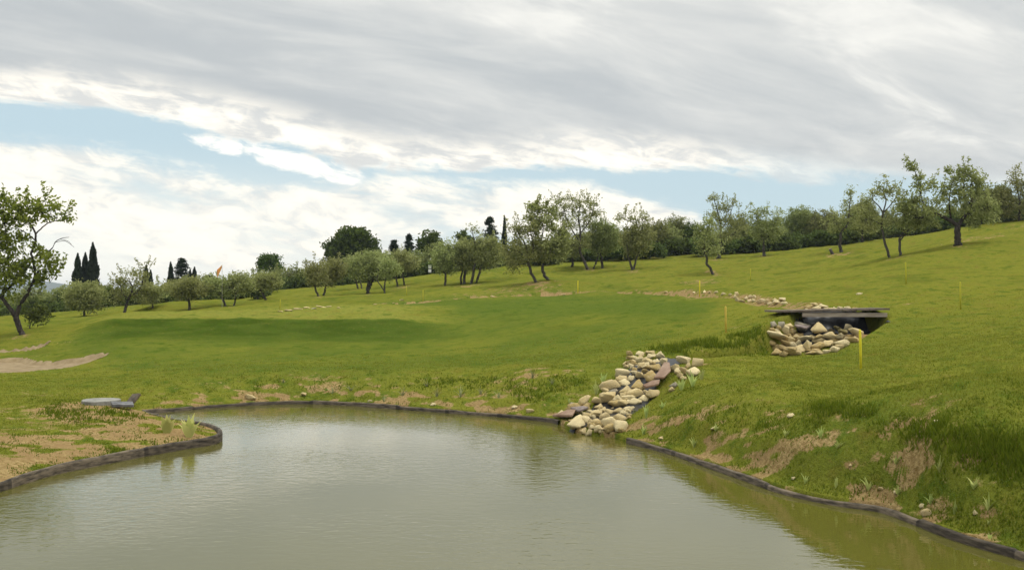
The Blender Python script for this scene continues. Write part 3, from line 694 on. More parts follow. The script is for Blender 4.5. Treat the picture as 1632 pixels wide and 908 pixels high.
CASC = [(795,132,75,38),(875,132,60,36),(985,150,78,58),(812,158,62,34),(900,158,84,44),(700,185,72,48),(668,228,62,40),(722,226,105,52),(790,198,62,42),(865,216,105,62),(945,202,62,42),(1008,218,66,66,'cream'),
 (800,252,72,54),(742,292,54,64),(920,272,165,80,'ochre'),(640,325,125,75,'cream'),(630,372,110,62),(792,342,82,64),(885,352,124,90,'ochre'),(770,416,134,80,'ochre'),(720,366,74,46),(655,402,94,64),(815,450,52,52),
 (1185,200,124,64),(1305,226,114,72,'tan'),(1110,270,94,62),(1185,302,82,72,'ochre'),(1232,246,44,44),(1160,332,62,44),(1275,300,120,70,'cream'),(1100,420,80,50,'grey'),(1085,455,60,40),
 (520,424,176,86,'tan'),(470,476,84,50),(560,490,84,56,'grey'),(500,542,144,94,'tan'),(410,566,94,64),(660,478,114,76),(750,498,144,76),(915,496,124,76),(850,502,84,56),(690,552,120,60),(600,552,94,74),(570,592,114,74),(640,592,94,64),(750,572,114,66),(830,546,84,54),
 (310,576,134,92,'tan'),(212,630,132,92,'ochre'),(305,622,74,64,'ochre'),(105,680,92,52),(190,596,84,44,'grey'),
 (420,622,84,54),(515,664,84,64),(460,650,64,54),(690,642,88,50,'cream'),(590,652,104,54),(480,712,94,74),(400,692,104,64),(330,702,104,64),(300,738,114,64),(220,752,156,106,'cream'),(400,762,94,62),(520,752,146,76,'cream'),(612,722,124,76),(640,682,84,38),
 (290,816,74,50),(350,832,94,54),(440,850,64,38),(430,816,94,44),(530,806,114,64),(612,802,144,94,'cream'),(360,792,84,54),(658,792,64,54)]
fr_ = random.Random(5)
for cx_, cy_, wx_, wy_, n_f in [(800,200,130,70,14),(740,330,110,90,12),(600,520,140,60,14),(620,640,110,80,16),(430,700,180,80,15),(480,800,160,40,13),(290,640,90,50,5),(1190,300,70,60,7),(240,770,80,40,5)]:
    for _ in range(n_f):
        w_f = fr_.uniform(34, 72); CASC.append((cx_ + fr_.uniform(-wx_, wx_), cy_ + fr_.uniform(-wy_, wy_), w_f, w_f * fr_.uniform(.55, .85)))
lay_stones(zz(CASC, 880, 540, 5.675), 11, ['topmost course', 'second course', 'third course', 'fourth course', 'fifth course', 'sixth course', 'seventh course', 'eighth course', 'ninth course', 'course above waterline', 'waterline course'], 'of pond cascade', 'stones of the pond cascade', ['cream', 'cream', 'tan', 'tan', 'ochre'], 0.20, 1.0, (18, 30), 1.0)
WALL = [(330,300,64,54,'grey'),(395,306,74,54,'grey'),(315,336,54,48),(372,332,52,52),(480,316,94,58),(590,322,156,92,'grey'),(360,360,84,48,'cream'),(445,356,68,70),(515,366,62,54),(315,405,194,78,'cream'),(430,432,84,62),(490,406,44,34),(560,416,64,44),(415,476,134,48,'ochre'),(505,446,84,62),(310,480,74,54,'ochre'),(410,526,134,64,'ochre'),(340,530,64,54,'ochre'),(510,502,84,64),(595,482,74,64),(640,446,134,54),(670,510,64,104),(590,536,108,78),(500,570,104,78,'ochre'),(435,596,64,48,'ochre'),(360,576,84,64,'ochre'),(560,586,74,44),
 (795,346,134,110,'tan'),(730,426,74,62),(795,416,94,40,'ochre'),(800,456,124,54),(770,512,124,74,'ochre'),(830,490,44,38),(740,560,134,36,'ochre'),(880,496,104,64),(905,366,74,48),(915,412,124,70),(1005,416,68,58),(945,460,104,58),(1020,486,124,84,'cream'),(945,506,54,44),(965,346,64,54,'mossy'),(1035,376,84,44,'mossy'),(1075,324,94,86,'cream'),(1145,382,114,80),(1080,446,74,62),(1130,456,84,48),(1160,446,64,44),(940,546,74,54),(870,570,64,34),(1000,526,74,44),(790,580,74,34),(700,580,84,34)]
lay_stones(zz(WALL, 1180, 470, 6.277), 6, ['top course', 'second course', 'third course', 'fourth course', 'fifth course', 'bottom course'], 'of rock wall below bridge', 'stones of the rock wall below the bridge', ['tan', 'tan', 'cream', 'ochre'], 0.22, 1.0, (24.5, 33), 1.24)
BEHIND = [(690,125,94,44),(745,96,74,34),(762,130,104,48),(830,111,94,34),(650,150,64,28,'cream'),(860,146,64,32),(905,146,64,32),(945,140,54,38),(1000,140,64,38),(1070,136,74,42,'cream'),(1140,140,64,34),(1190,146,64,28)]
lay_stones(zz(BEHIND, 1180, 470, 6.277), 2, ['upper line', 'lower line'], 'just behind bridge deck', 'creek stones behind the bridge', ['tan', 'cream', 'tan', 'ochre'], 0.3, 1.0, (32, 40))
UP = [(1180 + s[0] / 6.277, 470 + s[1] / 6.277, s[2] / 6.277, s[3] / 6.277) for s in [(210,60,94,48),(265,65,48,48),(300,86,54,34),(340,51,54,34),(370,71,94,38),(430,46,74,34),(440,81,64,28)]]
UP += [(1090 + s[0] / 8.16, 440 + s[1] / 8.16, s[2] / 8.16, s[3] / 8.16, *s[4:]) for s in [(130,210,48,24,'cream'),(265,200,44,34,'cream'),(330,212,40,24),(420,205,44,26),(520,226,68,34,'cream'),(600,240,44,28),(680,236,54,50),(690,302,44,50),(668,266,44,44),(810,290,58,50),(755,322,74,34),(870,270,48,44),(915,275,44,48),(850,325,60,34),(905,312,44,44)]]
lay_stones(UP, 2, ['upper line', 'lower line'], 'of creek bed above bridge', 'stones in the upper creek bed', ['cream', 'cream', 'tan'], 0.3, 1.0)
FARST = zz([(280,880,64,18),(370,868,94,26),(450,852,114,32),(540,840,74,26),(600,850,64,24),(680,836,114,20),(750,833,64,18),(850,843,44,20),(1195,812,48,20),(1370,800,24,14)], 400, 350, 6.05) + [(640,477,8,4),(1062,464,9,5),(785,471,8,4),(898,468,10,4)]
lay_stones(FARST, 2, ['farther line', 'nearer line'], 'of dry ditch behind green', 'pale flat stones along the dry ditch', ['tan', 'grey', 'tan'], 0.5, 0.55, None, 0.9)
SCAT = [(1477,816,15,11,'tan'),(1429,784,8,7,'cream'),(1404,779,9,6,'tan'),(1265,762,6,5,'cream'),(1356,741,6,5,'tan'),(1139,682,13,6,'cream'),(1054,697,10,5,'tan'),(1261,662,12,6,'cream'),(1492,672,8,6,'cream'),(1470,805,9,6,'cream'),(400,632,22,8,'tan'),(1555,816,6,8,'cream'),(1020,715,7,4,'tan'),(485,628,9,5,'tan'),(590,638,8,4,'cream'),(690,644,9,5,'cream'),(820,648,9,5,'cream'),(845,655,12,6,'tan')]
lay_stones(SCAT, 3, ['upper part', 'middle part', 'lower part'], 'of bare pond bank', 'loose stones lying on the pond banks', ['cream'], 0.35)

def slab(name, outline, thick, mat, label, cat, group=None, dz=0.05, tilt=None):
    """a flat stone plate: outline in photo pixels laid on the land, given thickness"""
    P = [ground(px, py, 15, 40) for px, py in outline]
    if tilt is None:
        A = np.array([[p_[0], p_[1], 1] for p_ in P]); cf = np.linalg.lstsq(A, np.array([p_[2] for p_ in P]), rcond=None)[0]
    c0 = np.mean(np.array(P), 0)
    bm = bmesh.new()
    top = [bm.verts.new((p_[0] - c0[0], p_[1] - c0[1], (cf[0] * p_[0] + cf[1] * p_[1] + cf[2]) - c0[2] + dz)) for p_ in P]
    f_ = bm.faces.new(top); bmesh.ops.recalc_face_normals(bm, faces=[f_])
    if f_.normal.z < 0: bmesh.ops.reverse_faces(bm, faces=[f_])
    r_ = bmesh.ops.extrude_face_region(bm, geom=[f_])
    bmesh.ops.translate(bm, verts=[g for g in r_['geom'] if isinstance(g, bmesh.types.BMVert)], vec=(0, 0, thick))
    bmesh.ops.recalc_face_normals(bm, faces=bm.faces)
    bmesh.ops.bevel(bm, geom=bm.edges[:], offset=thick * 0.2, segments=1, affect='EDGES')
    me = bpy.data.meshes.new(name); bm.to_mesh(me); bm.free(); me.materials.append(mat)
    o = link(bpy.data.objects.new(name, me)); o.location = c0
    return tag(o, label, cat, group)
slab('slate_sheet', [(1058,589),(1067,590),(1069,600),(1058,615),(1042,614),(1050,600)], 0.05, M['red_slate'], 'sloping reddish slate sheet down the middle of the rock cascade', 'stone slab', dz=0.14)
slab('slate_sheet', [(1040,617),(1052,615),(1050,622),(1030,627),(1024,624)], 0.05, M['red_slate'], 'narrow reddish slate strip just below the big sloping sheet', 'stone slab', dz=0.12)
slab('slate_sheet', [(880,667),(905,662),(918,663),(912,671),(885,673)], 0.06, M['red_slate'], 'flat reddish slab poking over the water beside the cascade foot', 'stone slab', dz=0.10)
slab('slate_sheet', [(908,660),(930,657),(938,660),(922,665)], 0.05, M['slate'], 'thin brown slab wedged between ochre stones near the cascade foot', 'stone slab', dz=0.12)
slab('slate_sheet', [(1266,531),(1290,527),(1299,529),(1285,536),(1270,536)], 0.06, M['slate'], 'dark wet slate lip jutting from the rock wall below the bridge', 'stone slab', dz=0.24)

# ------------------------------------------------------------------ plank bridge and liner
bx0, bx1, by0, by1, bz = 8.55, 12.25, 30.5, 31.9, 2.43
br = empty('plank_bridge', ((bx0 + bx1) / 2, 31.2, bz)); tag(br, 'low dark wooden plank bridge over the rocky creek', 'bridge')
O = np.array(br.location)
g = Geo()
nb = 17
for k in range(nb):
    x = bx0 + (k + 0.5) * (bx1 - bx0) / nb
    g.box((x, 31.2, bz + 0.03 + (x - bx0) * 0.022 + rnd.uniform(-.006, .006)), ((bx1 - bx0) / nb - 0.012, 1.4 + rnd.uniform(-.05, .05), 0.06))
g.build('deck', M['bridge_wood'], br, origin=O)
for yy in (30.56, 31.84):
    g = Geo(); g.box((10.8, yy, bz - 0.075), (2.75, 0.07, 0.13)); g.build('beam', M['bridge_beam'], br, origin=O)
# black liner draped in the culvert
gu, gv = np.meshgrid(np.linspace(0, 1, 60), np.linspace(0, 1, 46))
lx = 9.25 + gu * 2.62; ly = 29.5 + gv * 3.5
base_z = np.array([[height(a, b_) for a, b_ in zip(r1, r2)] for r1, r2 in zip(lx, ly)])
lz = np.minimum(base_z + 0.035, 2.44) + (np.abs(fbm(lx * 3, ly * 3, 61, 4) - 0.5)) * 0.20 * np.minimum(1, 4 * gu * (1 - gu) + 0.2)
lz = np.where(base_z > np.where(gv > 0.62, 2.44, 2.24), base_z - 0.06, lz)
k = np.arange(45)[:, None] * 60 + np.arange(59)[None]; k = np.stack([k, k + 1, k + 61, k + 60], -1).reshape(-1, 4)
tag(link(bpy.data.objects.new('pond_liner', np_mesh('pond_liner', np.stack([lx, ly, lz], -1).reshape(-1, 3), [k], M['black_liner'], True))), 'crumpled black plastic liner in the shade under the plank bridge', 'liner')
# liner strip lining the channel between wall and cascade
LP = [(9.9, 29.2, 1.15), (9.05, 28.35, 1.2), (8.2, 27.75, 0.7), (7.0, 27.2, 0.30), (5.6, 26.75, 0.28), (4.55, 26.1, 0.32), (4.0, 25.2, 0.62), (3.45, 24.2, 0.72), (3.0, 23.0, 0.75), (2.5, 21.9, 0.78), (2.0, 20.9, 0.8), (1.75, 20.35, 0.78)]
cl3 = catmull(LP, 8); cl = cl3[:, :2]
T = np.gradient(cl, axis=0); T /= np.linalg.norm(T, axis=1, keepdims=True); Nn = np.stack([-T[:, 1], T[:, 0]], 1)
offs = np.linspace(-1, 1, 17)[None] * cl3[:, 2:3]
lx = cl[:, None, 0] + Nn[:, None, 0] * offs; ly = cl[:, None, 1] + Nn[:, None, 1] * offs
lz = np.maximum(height(lx, ly), -0.1) + 0.03 + np.abs(fbm(lx * 4, ly * 4, 63, 3) - 0.5) * 0.10 - 0.12 * np.linspace(-1, 1, 17)[None] ** 6
n0, n1_ = lx.shape
k = np.arange(n0 - 1)[:, None] * n1_ + np.arange(n1_ - 1)[None]; k = np.stack([k, k + 1, k + n1_ + 1, k + n1_], -1).reshape(-1, 4)
tag(link(bpy.data.objects.new('pond_liner', np_mesh('pond_liner', np.stack([lx, ly, lz], -1).reshape(-1, 3), [k], M['black_liner'], True))), 'long black liner lining the creek from the rock wall down under the cascade', 'liner')

# ------------------------------------------------------------------ slabs by the inlet
x, y, z = ground(160, 643, 15, 30)
g = Geo()
a = np.arange(28) / 28 * 2 * np.pi; rr = 0.42 + 0.02 * np.sin(3 * a)
top = np.stack([rr * np.cos(a), rr * 0.98 * np.sin(a), np.full(28, 0.085)], 1); bot = top.copy(); bot[:, 2] = -0.1; ins_ = top * [0.95, 0.95, 1] + [0, 0, 0.012]
vv = np.concatenate([bot, top, ins_, [[0, 0, 0.10]]]); i_ = np.arange(28); j_ = (i_ + 1) % 28
g.add(vv, np.concatenate([np.stack([i_, j_, j_ + 28, i_ + 28], 1), np.stack([i_ + 28, j_ + 28, j_ + 56, i_ + 56], 1)]))
g.f[3].append(np.stack([i_ + 56, j_ + 56, np.full(28, 84)], 1).astype(np.int32)); g.t[3].append(np.full(28, .5, np.float32))
o = g.build('round_slab', M['concrete']); o.location = (x, y, z); tag(o, 'round flat concrete cover lying in the grass by the pond inlet', 'slab')
for (px, py, w, h, tl, lab) in [(195, 651, 0.46, 0.28, 0.10, 'grey broken slab tilted beside the round concrete cover'), (212, 646, 0.34, 0.30, -0.75, 'dark steeply tipped slab at the end of the pond inlet')]:
    x, y, z = ground(px, py, 15, 30); g = Geo(); g.box((0, 0, 0), (w, h, 0.07), 0.3)
    o = g.build('broken_slab', M['dark_slab']); o.location = (x, y, z + (0.10 if tl > 0 else 0.16)); o.rotation_euler = (0.12, tl, 0.2 if tl > 0 else 0.7)
    if tl < 0: o.data.materials[0] = M['edging_board']
    bv = o.modifiers.new('bevel', 'BEVEL'); bv.width = 0.012; bv.segments = 2
    tag(o, lab, 'slab')

# ------------------------------------------------------------------ yellow stakes
STAKES = [(1372,587,62,'yellow_paint','bright yellow stake on the near slope below the rock wall',20,24),
 (1157,530,42,'ochre_paint','ochre yellow stake on the fairway beside the creek',27,35),
 (1115,473,26,'yellow_paint','yellow stake standing by the pale stones of the upper creek',45,58),
 (921,467,20,'yellow_paint','yellow stake at the ditch below the tall olive',55,68),
 (1531,493,44,'dull_yellow_paint','dull yellow stake on open turf uphill from the bridge',27,36),
 (1444,453,35,'dull_yellow_paint','dull yellow stake on turf below the two slim olives',33,44),
 (1196,447,19,'dull_yellow_paint','faint yellow stake on turf beyond the upper creek',52,70),
 (674,480,18,'dull_yellow_paint','faint yellow stake at the ditch behind the green',52,66),
 (648,471,15,'dull_yellow_paint','small faint yellow stake below the twin trunks at the white patch',56,75),
 (446,492,15,'dull_yellow_paint','small faint yellow stake by the flat pale ditch stones',50,70)]
for px, py, h, mt, lab, d0, d1 in STAKES:
    x, y, z = ground(px, py, d0, d1); H = h / F * y
    r_ = 0.029
    g = Geo(); ln = rnd.uniform(-.03, .03)
    g.tube([(0, 0, -0.15), (ln * .3, 0, H * .4), (ln, 0, H - 0.03), (ln, 0, H)], [r_, r_, r_, r_ * 0.55], 8)
    o = g.build('marker_stake', M[mt], smooth=True); o.location = (x, y, z); tag(o, lab, 'stake', 'yellow marker stakes on the course')

# ------------------------------------------------------------------ flag, white marker, stump
x, y, z = ground(354, 490, 58, 70)
fl = empty('golf_flag', (x, y, z)); tag(fl, 'orange golf flag on a thin pale pole among the olives', 'flag')
top = CAMZ + (HY - 422) / F * y - z
g = Geo(); g.tube([(0, 0, -0.1), (0, 0, top * .5), (0, 0, top)], [0.013] * 3, 6); g.build('pole', M['grey_pole'], fl)
gu, gv = np.meshgrid(np.linspace(0, 1, 8), np.linspace(0, 1, 6))
fx = -0.03 - gu * 0.34 * (1 - 0.1 * gv); fz = top - 0.02 - gv * 0.55 * (0.35 + 0.65 * gu) - gu * 0.36; fy = 0.06 * np.sin(gu * 6) * gu
k = np.arange(5)[:, None] * 8 + np.arange(7)[None]; k = np.stack([k, k + 1, k + 9, k + 8], -1).reshape(-1, 4)
o = link(bpy.data.objects.new('flag', np_mesh('flag', np.stack([fx, fy, fz], -1).reshape(-1, 3), [k], M['flag_cloth'], True)), fl)
sm = o.modifiers.new('thick', 'SOLIDIFY'); sm.thickness = 0.01
x, y, z = ground(685, 436, 70, 120)
ws = empty('tee_marker', (x, y, z)); tag(ws, 'small white marker board with a dark gap between two panels', 'marker')
s_ = y / F
g = Geo(); g.box((0, 0.03, 7.5 * s_), (0.05, 0.05, 17 * s_)); g.build('post', M['bark_dark'], ws)
for zz_ in (5.5, 12.2):
    g = Geo(); g.box((0, -0.01, zz_ * s_), (4.6 * s_, 0.03, 5.0 * s_)); g.build('panel', M['white_paint'], ws)
x, y, z = ground(1327, 405, 60, 95); s_ = y / F
st = empty('tree_stump', (x, y, z)); tag(st, 'short leaning cut stump beside the olive on pale soil', 'stump')
g = Geo(); g.tube([(0.05, 0, -0.15), (0, 0, 0.0), (-2 * s_, 0, 4 * s_), (-4 * s_, 0, 8.4 * s_)], [3.2 * s_, 2.6 * s_, 2.3 * s_, 2.4 * s_], 9); g.build('trunk', M['bark'], st, True)
g = Geo(); g.tube([(-4 * s_, 0, 8.3 * s_), (-4.2 * s_, 0, 8.9 * s_)], [2.2 * s_] * 2, 9); g.build('cut_face', M['cut_wood'], st)

# ------------------------------------------------------------------ trees
def leaf_cloud(C, S, sx, ax, size, aspect, tones, droop=0.0, r=rng):
    """C: leaf centres; returns verts, quads"""
    n = len(C)
    d = r.normal(size=(n, 3)); d[:, 2] -= droop; d /= np.linalg.norm(d, axis=1, keepdims=True)
    h = np.cross(d, r.normal(size=(n, 3))); h /= np.linalg.norm(h, axis=1, keepdims=True) + 1e-9
    L = size * r.uniform(0.6, 1.35, (n, 1)); Wd = L * aspect
    v = np.stack([C - d * L * .5, C + h * Wd * .5 - d * L * .05, C + d * L * .5, C - h * Wd * .5 - d * L * .05], 1)
    return v.reshape(-1, 3), np.arange(n * 4).reshape(-1, 4), tones
def smooth_line(P, n=4):
    return catmull(np.asarray(P, float), n)
def tree(px, py, d, blobs, label, stems=None, kind='olive', trunk_px=4.0, leaf=0.19, aspect=0.42, dens=1.0, sprays=0, group=None, cat='tree', name='olive_tree', seed=0, mat=None, bark_m='bark', clump=0.55, base=None, sigma=1.0, grow=1.14):
    r = np.random.default_rng(seed + 1000)
    if base is None: bx, by, bzz = ground(px, py, d * 0.82, d * 1.18)
    else: bx, by = (px - CX) / F * d, d; bzz = float(height(np.array(bx), np.array(by)))
    s = by / F
    bpy_ = HY + (CAMZ - bzz) / s
    root = empty(name, (bx, by, bzz))
    tag(root, label, cat, group)
    def loc(x, y_, dy=0.0): return np.array([(x - px) * s, dy, (bpy_ - y_) * s])
    # stems
    tg = Geo(); nodes = []
    if stems is None:
        xs = np.array([b_[0] for b_ in blobs]); ysb = np.array([b_[1] + b_[3] for b_ in blobs])
        cx = xs.mean(); fork = (px + (cx - px) * 0.45 + r.uniform(-2, 2), min(np.max(ysb) - 2, bpy_ - 0.30 * (bpy_ - min(b_[1] for b_ in blobs))))
        stems = [[(px, bpy_, trunk_px), ((px + fork[0]) / 2 + r.uniform(-1.5, 1.5), (bpy_ + fork[1]) / 2, trunk_px * .8), (fork[0], fork[1], trunk_px * .68)]]
        for b_ in blobs:
            dyy = r.uniform(-.6, .6) * b_[2] * s
            mid = ((fork[0] + b_[0]) / 2 + r.uniform(-2, 2), (fork[1] + b_[1]) / 2 + r.uniform(0, 3))
            stems.append([(fork[0], fork[1], trunk_px * .5), (*mid, trunk_px * .36, dyy * .5), (b_[0], b_[1] - b_[3] * .3, trunk_px * .16, dyy)])
    for si, S in enumerate(stems):
        P = np.array([loc(q_[0], q_[1], q_[3] if len(q_) > 3 else 0.0) for q_ in S])
        Rr = np.array([q_[2] for q_ in S]) * 0.5 * s
        if abs(S[0][1] - py) < 4 or abs(S[0][1] - bpy_) < 4:
            P[0][2] = -0.12
            P = np.insert(P, 1, P[0] * 0.9 + P[1] * 0.1 , 0); P[1][2] = max(P[1][2], 0.02); Rr = np.insert(Rr, 0, Rr[0] * 1.5)
        P2 = smooth_line(np.c_[P, Rr], 4)
        jit = r.normal(size=(len(P2), 3)) * P2[:, 3:4] * 0.18
        tg.tube(P2[:, :3] + jit, np.maximum(P2[:, 3], 0.008), 7)
        nodes.append(P2[:, :3])
    nodes = np.concatenate(nodes)
    # foliage
    blobs = [(b_[0], b_[1] + b_[3] * 0.08, b_[2] * grow, b_[3] * grow) for b_ in blobs]
    cg = Geo(); Cs = []; Ts = []
    for (cx, cy, rx, ry) in blobs:
        c0 = loc(cx, cy); rad = np.array([rx * s, 0.5 * (rx + ry) * s * 1.1, ry * s])
        vol = rad[0] * rad[1] * rad[2]
        ncl = max(3, int(19 * dens * (vol ** 0.62) / (clump ** 1.5) * 0.62))
        u = r.normal(size=(ncl, 3)); u /= np.linalg.norm(u, axis=1, keepdims=True)
        cc = c0 + u * (r.uniform(0.12, 1.0, (ncl, 1)) ** 0.5) * rad * 1.04
        for c_ in cc:
            k = int(r.uniform(22, 42))
            sg = clump * 0.42 * r.uniform(0.6, 1.2) * sigma
            pts_ = c_ + np.clip(r.normal(size=(k, 3)), -1.9, 1.9) * np.array([sg, sg, sg * 0.7])
            Cs.append(pts_); Ts.append(np.clip(r.uniform(0.15, 0.75) + r.normal(0, 0.18, k), 0, 1))
            if r.random() < 0.55:
                nn_ = nodes[np.argmin(((nodes - c_) ** 2).sum(1) + 1e-3)]
                tg.tube(np.array([nn_, nn_ * .45 + c_ * .55 + np.array([0, 0, r.uniform(-.02, .12)]), c_]), np.array([0.022, 0.015, 0.006]) * (0.6 + s * 8), 3, cap=False)
        for _ in range(int(sprays * rx / 12 + r.random())):
            th = r.uniform(-1.1, 1.1); st_ = c0 + np.array([math.sin(th) * rad[0], r.uniform(-.5, .5) * rad[1], math.cos(th) * rad[2] * .85])
            dv = np.array([math.sin(th) * .55 + r.normal(0, .22), r.normal(0, .25), 1.0]); ln = r.uniform(0.35, 0.85)
            k = int(16 * ln / 0.6) + 4; t = r.random((k, 1))
            Cs.append(st_ + dv * ln * t + r.normal(size=(k, 3)) * 0.07); Ts.append(np.clip(r.uniform(0.3, 0.8) + r.normal(0, .15, k), 0, 1))
            tg.tube(np.array([st_ - dv * 0.25, st_ + dv * ln]), [0.014, 0.006], 3, cap=False)
    C = np.concatenate(Cs); T_ = np.concatenate(Ts)
    C[:, 2] = np.maximum(C[:, 2], 0.12)
    v, f_, t = leaf_cloud(C, None, None, None, leaf, aspect, T_, 0.15, r)
    cg.add(v, f_, t)
    tg.build('trunk', M[bark_m], root, True)
    cg.build('crown', mat or M[kind], root)
    return root
def rect(x0, y0, x1, y1, n=6, seed=0):
    r = random.Random(seed * 7 + int(x0)); out = []
    w, h = x1 - x0, y1 - y0
    cols = max(2, round(w / h * 1.6)); 
    for k in range(n):
        a = 2 * math.pi * k / n + r.uniform(-.35, .35); q_ = r.uniform(.55, .95)
        rx = w * r.uniform(.19, .29); ry = h * r.uniform(.19, .29)
        out.append((x0 + w / 2 + math.cos(a) * (w / 2 - rx) * q_, y0 + h / 2 + math.sin(a) * (h / 2 - ry) * q_, rx, ry))
    out.append(((x0 + x1) / 2, (y0 + y1) / 2, w * .26, h * .26))
    return out
# the big leaning tree by the left edge
tree(35, 533, 45, [(-60,345,40,30),(-30,330,30,22),(4,328,20,16),(32,324,18,11),(56,328,16,10),(84,324,16,9),(104,344,12,8),(84,346,18,6),(42,348,20,9),(14,352,18,12),(34,374,14,9),(8,384,22,16),(62,398,14,8),(76,412,16,12),(46,424,20,12),(80,432,12,12),(16,418,22,16),(-30,390,40,35),(14,446,22,14),(48,448,18,9),(70,446,14,8),(-30,440,40,25),(10,472,10,8)],
     'large leaning broadleaf tree with open forked crown beside the sand bunkers',
     [[(35,533,9),(30,520,8.5),(26,505,9)],[(26,505,7.5),(14,490,6.5),(4,476,5.5),(-14,462,5),(-30,440,4)],[(26,505,7),(34,482,6),(46,464,5),(54,448,4),(62,430,3)],[(0,472,4.5),(8,458,4,.4),(24,440,3.5,.4),(40,424,3,.3),(52,412,3)],[(54,448,4),(52,430,4,.2),(52,412,3.8),(50,402,3.6),(57,384,3.4),(55,368,3),(46,354,2.4),(34,348,1.8)],
      [(56,374,2.4),(68,362,2),(80,354,1.6),(100,350,1.0)],[(56,408,2.2),(68,404,2),(82,397,1.8),(88,386,1.4),(98,380,1.1),(110,378,.7)],[(88,386,1),(104,384,.8),(118,394,.5)],[(96,381,.8),(108,384,.6),(114,390,.4)],[(57,384,2),(40,370,1.5),(20,360,1)],[(-14,462,3.5),(-24,420,3),(-20,370,2.5),(-30,335,1.5)],[(4,476,3),(6,440,2.5,.3),(8,400,2,.3),(6,350,1.3)]],
     kind='broad', leaf=0.18, aspect=0.55, dens=0.95, sprays=1.2, grow=1.08, name='leaning_tree', seed=1, bark_m='bark_dark', clump=0.5)
# front rows of olives, from the west end
tree(47, 523, 56, rect(36,480,76,514,4), 'thin sapling just behind the large leaning tree', trunk_px=2, seed=2, name='sapling', kind='shrub')
tree(135, 503, 70, rect(98,446,174,500,8), 'wide bushy olive in front of the triple cypresses', trunk_px=4, seed=3, dens=1.2)
tree(198, 500, 68, [(205,441,16,13),(224,433,13,10),(228,455,13,12),(194,458,12,13),(214,472,20,12),(188,476,10,10),(234,472,10,10)], 'sparse dark trunked olive at the foot of the grassy mound',
     [[(198,500,5),(201,488,4.5),(206,474,4),(211,462,3.2),(207,448,2)],[(207,472,2.6),(216,466,2.2),(226,456,1.6),(228,440,1)],[(205,476,2),(196,468,1.6),(192,456,1)]], dens=0.75, sprays=2.2, seed=4)
tree(243, 491, 73, rect(222,450,264,484,5), 'small low olive on top of the grassy mound', trunk_px=3, seed=5)
tree(302, 494, 66, rect(262,440,340,480,8), 'round spreading olive with short dark forked trunk right of the mound', [[(302,494,4.5),(302,485,4),(301,478,3.4)],[(301,479,2.5),(296,474,2),(288,464,1.4)],[(301,479,2.5),(309,472,2),(318,462,1.4)],[(301,479,2.4),(302,462,1.6),(300,450,1)]], seed=6, dens=1.15)
tree(359, 488, 67, rect(318,436,374,476,7), 'olive with bent trunk under the orange flag', [[(359,488,4),(357,480,3.6),(352,472,3.2),(348,460,2)],[(353,473,2),(364,462,1.5),(368,452,1)],[(350,465,2),(336,454,1.3),(328,448,.8)]], seed=7)
tree(373, 487, 69, rect(356,430,406,472,6), 'straight olive next to the bent one by the flag', trunk_px=3, seed=8)
tree(424, 478, 70, rect(398,430,452,468,7), 'leaning olive on open slope left of the dark hedge', [[(424,478,3.8),(420,470,3.4),(415,462,3),(412,450,1.8)],[(416,463,2),(428,452,1.3),(436,445,.8)],[(415,462,2),(405,452,1.2)]], seed=9)
tree(507, 472, 76, rect(480,412,522,458,6), 'left leaning one of two close olives on the slope', [[(507,472,3.6),(504,464,3.2),(502,458,2.8),(498,440,1.6)]], seed=10, sprays=1)
tree(516, 471, 76, rect(508,408,554,458,6), 'upright one of two close olives on the slope', [[(516,471,3.6),(518,462,3.2),(520,455,2.8),(530,435,1.5)]], seed=11, sprays=1)
tree(571, 460, 84, rect(544,402,586,446,6), 'olive with two thin trunks just behind the stout forked one', [[(571,460,3),(568,450,2.6),(566,444,2),(560,425,1)],[(577,458,2.6),(575,450,2.2),(576,440,1.6),(578,420,1)]], seed=12)
tree(586, 468, 76, rect(558,392,628,450,9), 'stout forked olive with broad crown below the great oak', [[(586,468,6),(586,460,5.4),(588,446,4.4),(584,425,2)],[(587,462,4.6),(592,452,4),(596,442,3.2),(606,420,1.6)]], seed=13, dens=1.2)
tree(613, 467, 78, rect(600,404,642,446,6), 'slender olive with a thin diverging second stem', [[(613,467,3),(613,456,2.5),(615,445,2),(620,425,1)],[(612,463,2),(607,455,1.8),(601,446,1.5),(604,430,1)]], seed=14)
tree(634, 456, 82, rect(618,394,670,440,7), 'twin trunked olive standing on a pale bare patch', [[(634,456,3.2),(632,446,2.8),(630,438,2.2),(632,420,1.2)],[(645,454,3),(643,444,2.5),(642,436,2),(650,418,1)]], seed=15)
tree(709, 455, 78, rect(686,382,738,440,8), 'single trunked olive just east of the white marker', [[(709,455,4),(710,446,3.6),(710,436,3),(712,415,1.6)],[(710,437,2),(700,425,1.4),(696,410,.8)],[(710,437,2),(724,424,1.4)]], seed=16, dens=1.2)
tree(738, 452, 78, rect(714,376,764,434,8), 'olive on two close upright trunks left of the leaning pair', [[(740,453,5),(740,440,4.4),(742,425,3.6),(738,400,2)],[(735,451,3.6),(735,440,3.2),(737,425,2.6),(728,405,1.4)]], seed=17, dens=1.15, sprays=0.6)
tree(754, 452, 79, rect(746,374,806,432,9) + [(752,366,6,5)], 'olive on two leaning trunks below the dark conifer', [[(751,452,5),(754,438,4.4),(757,420,3.6),(758,395,2.4),(752,368,1)],[(758,451,4.4),(763,438,3.8),(767,424,3.2),(780,405,1.6)]], seed=18, dens=1.15, sprays=0.8)
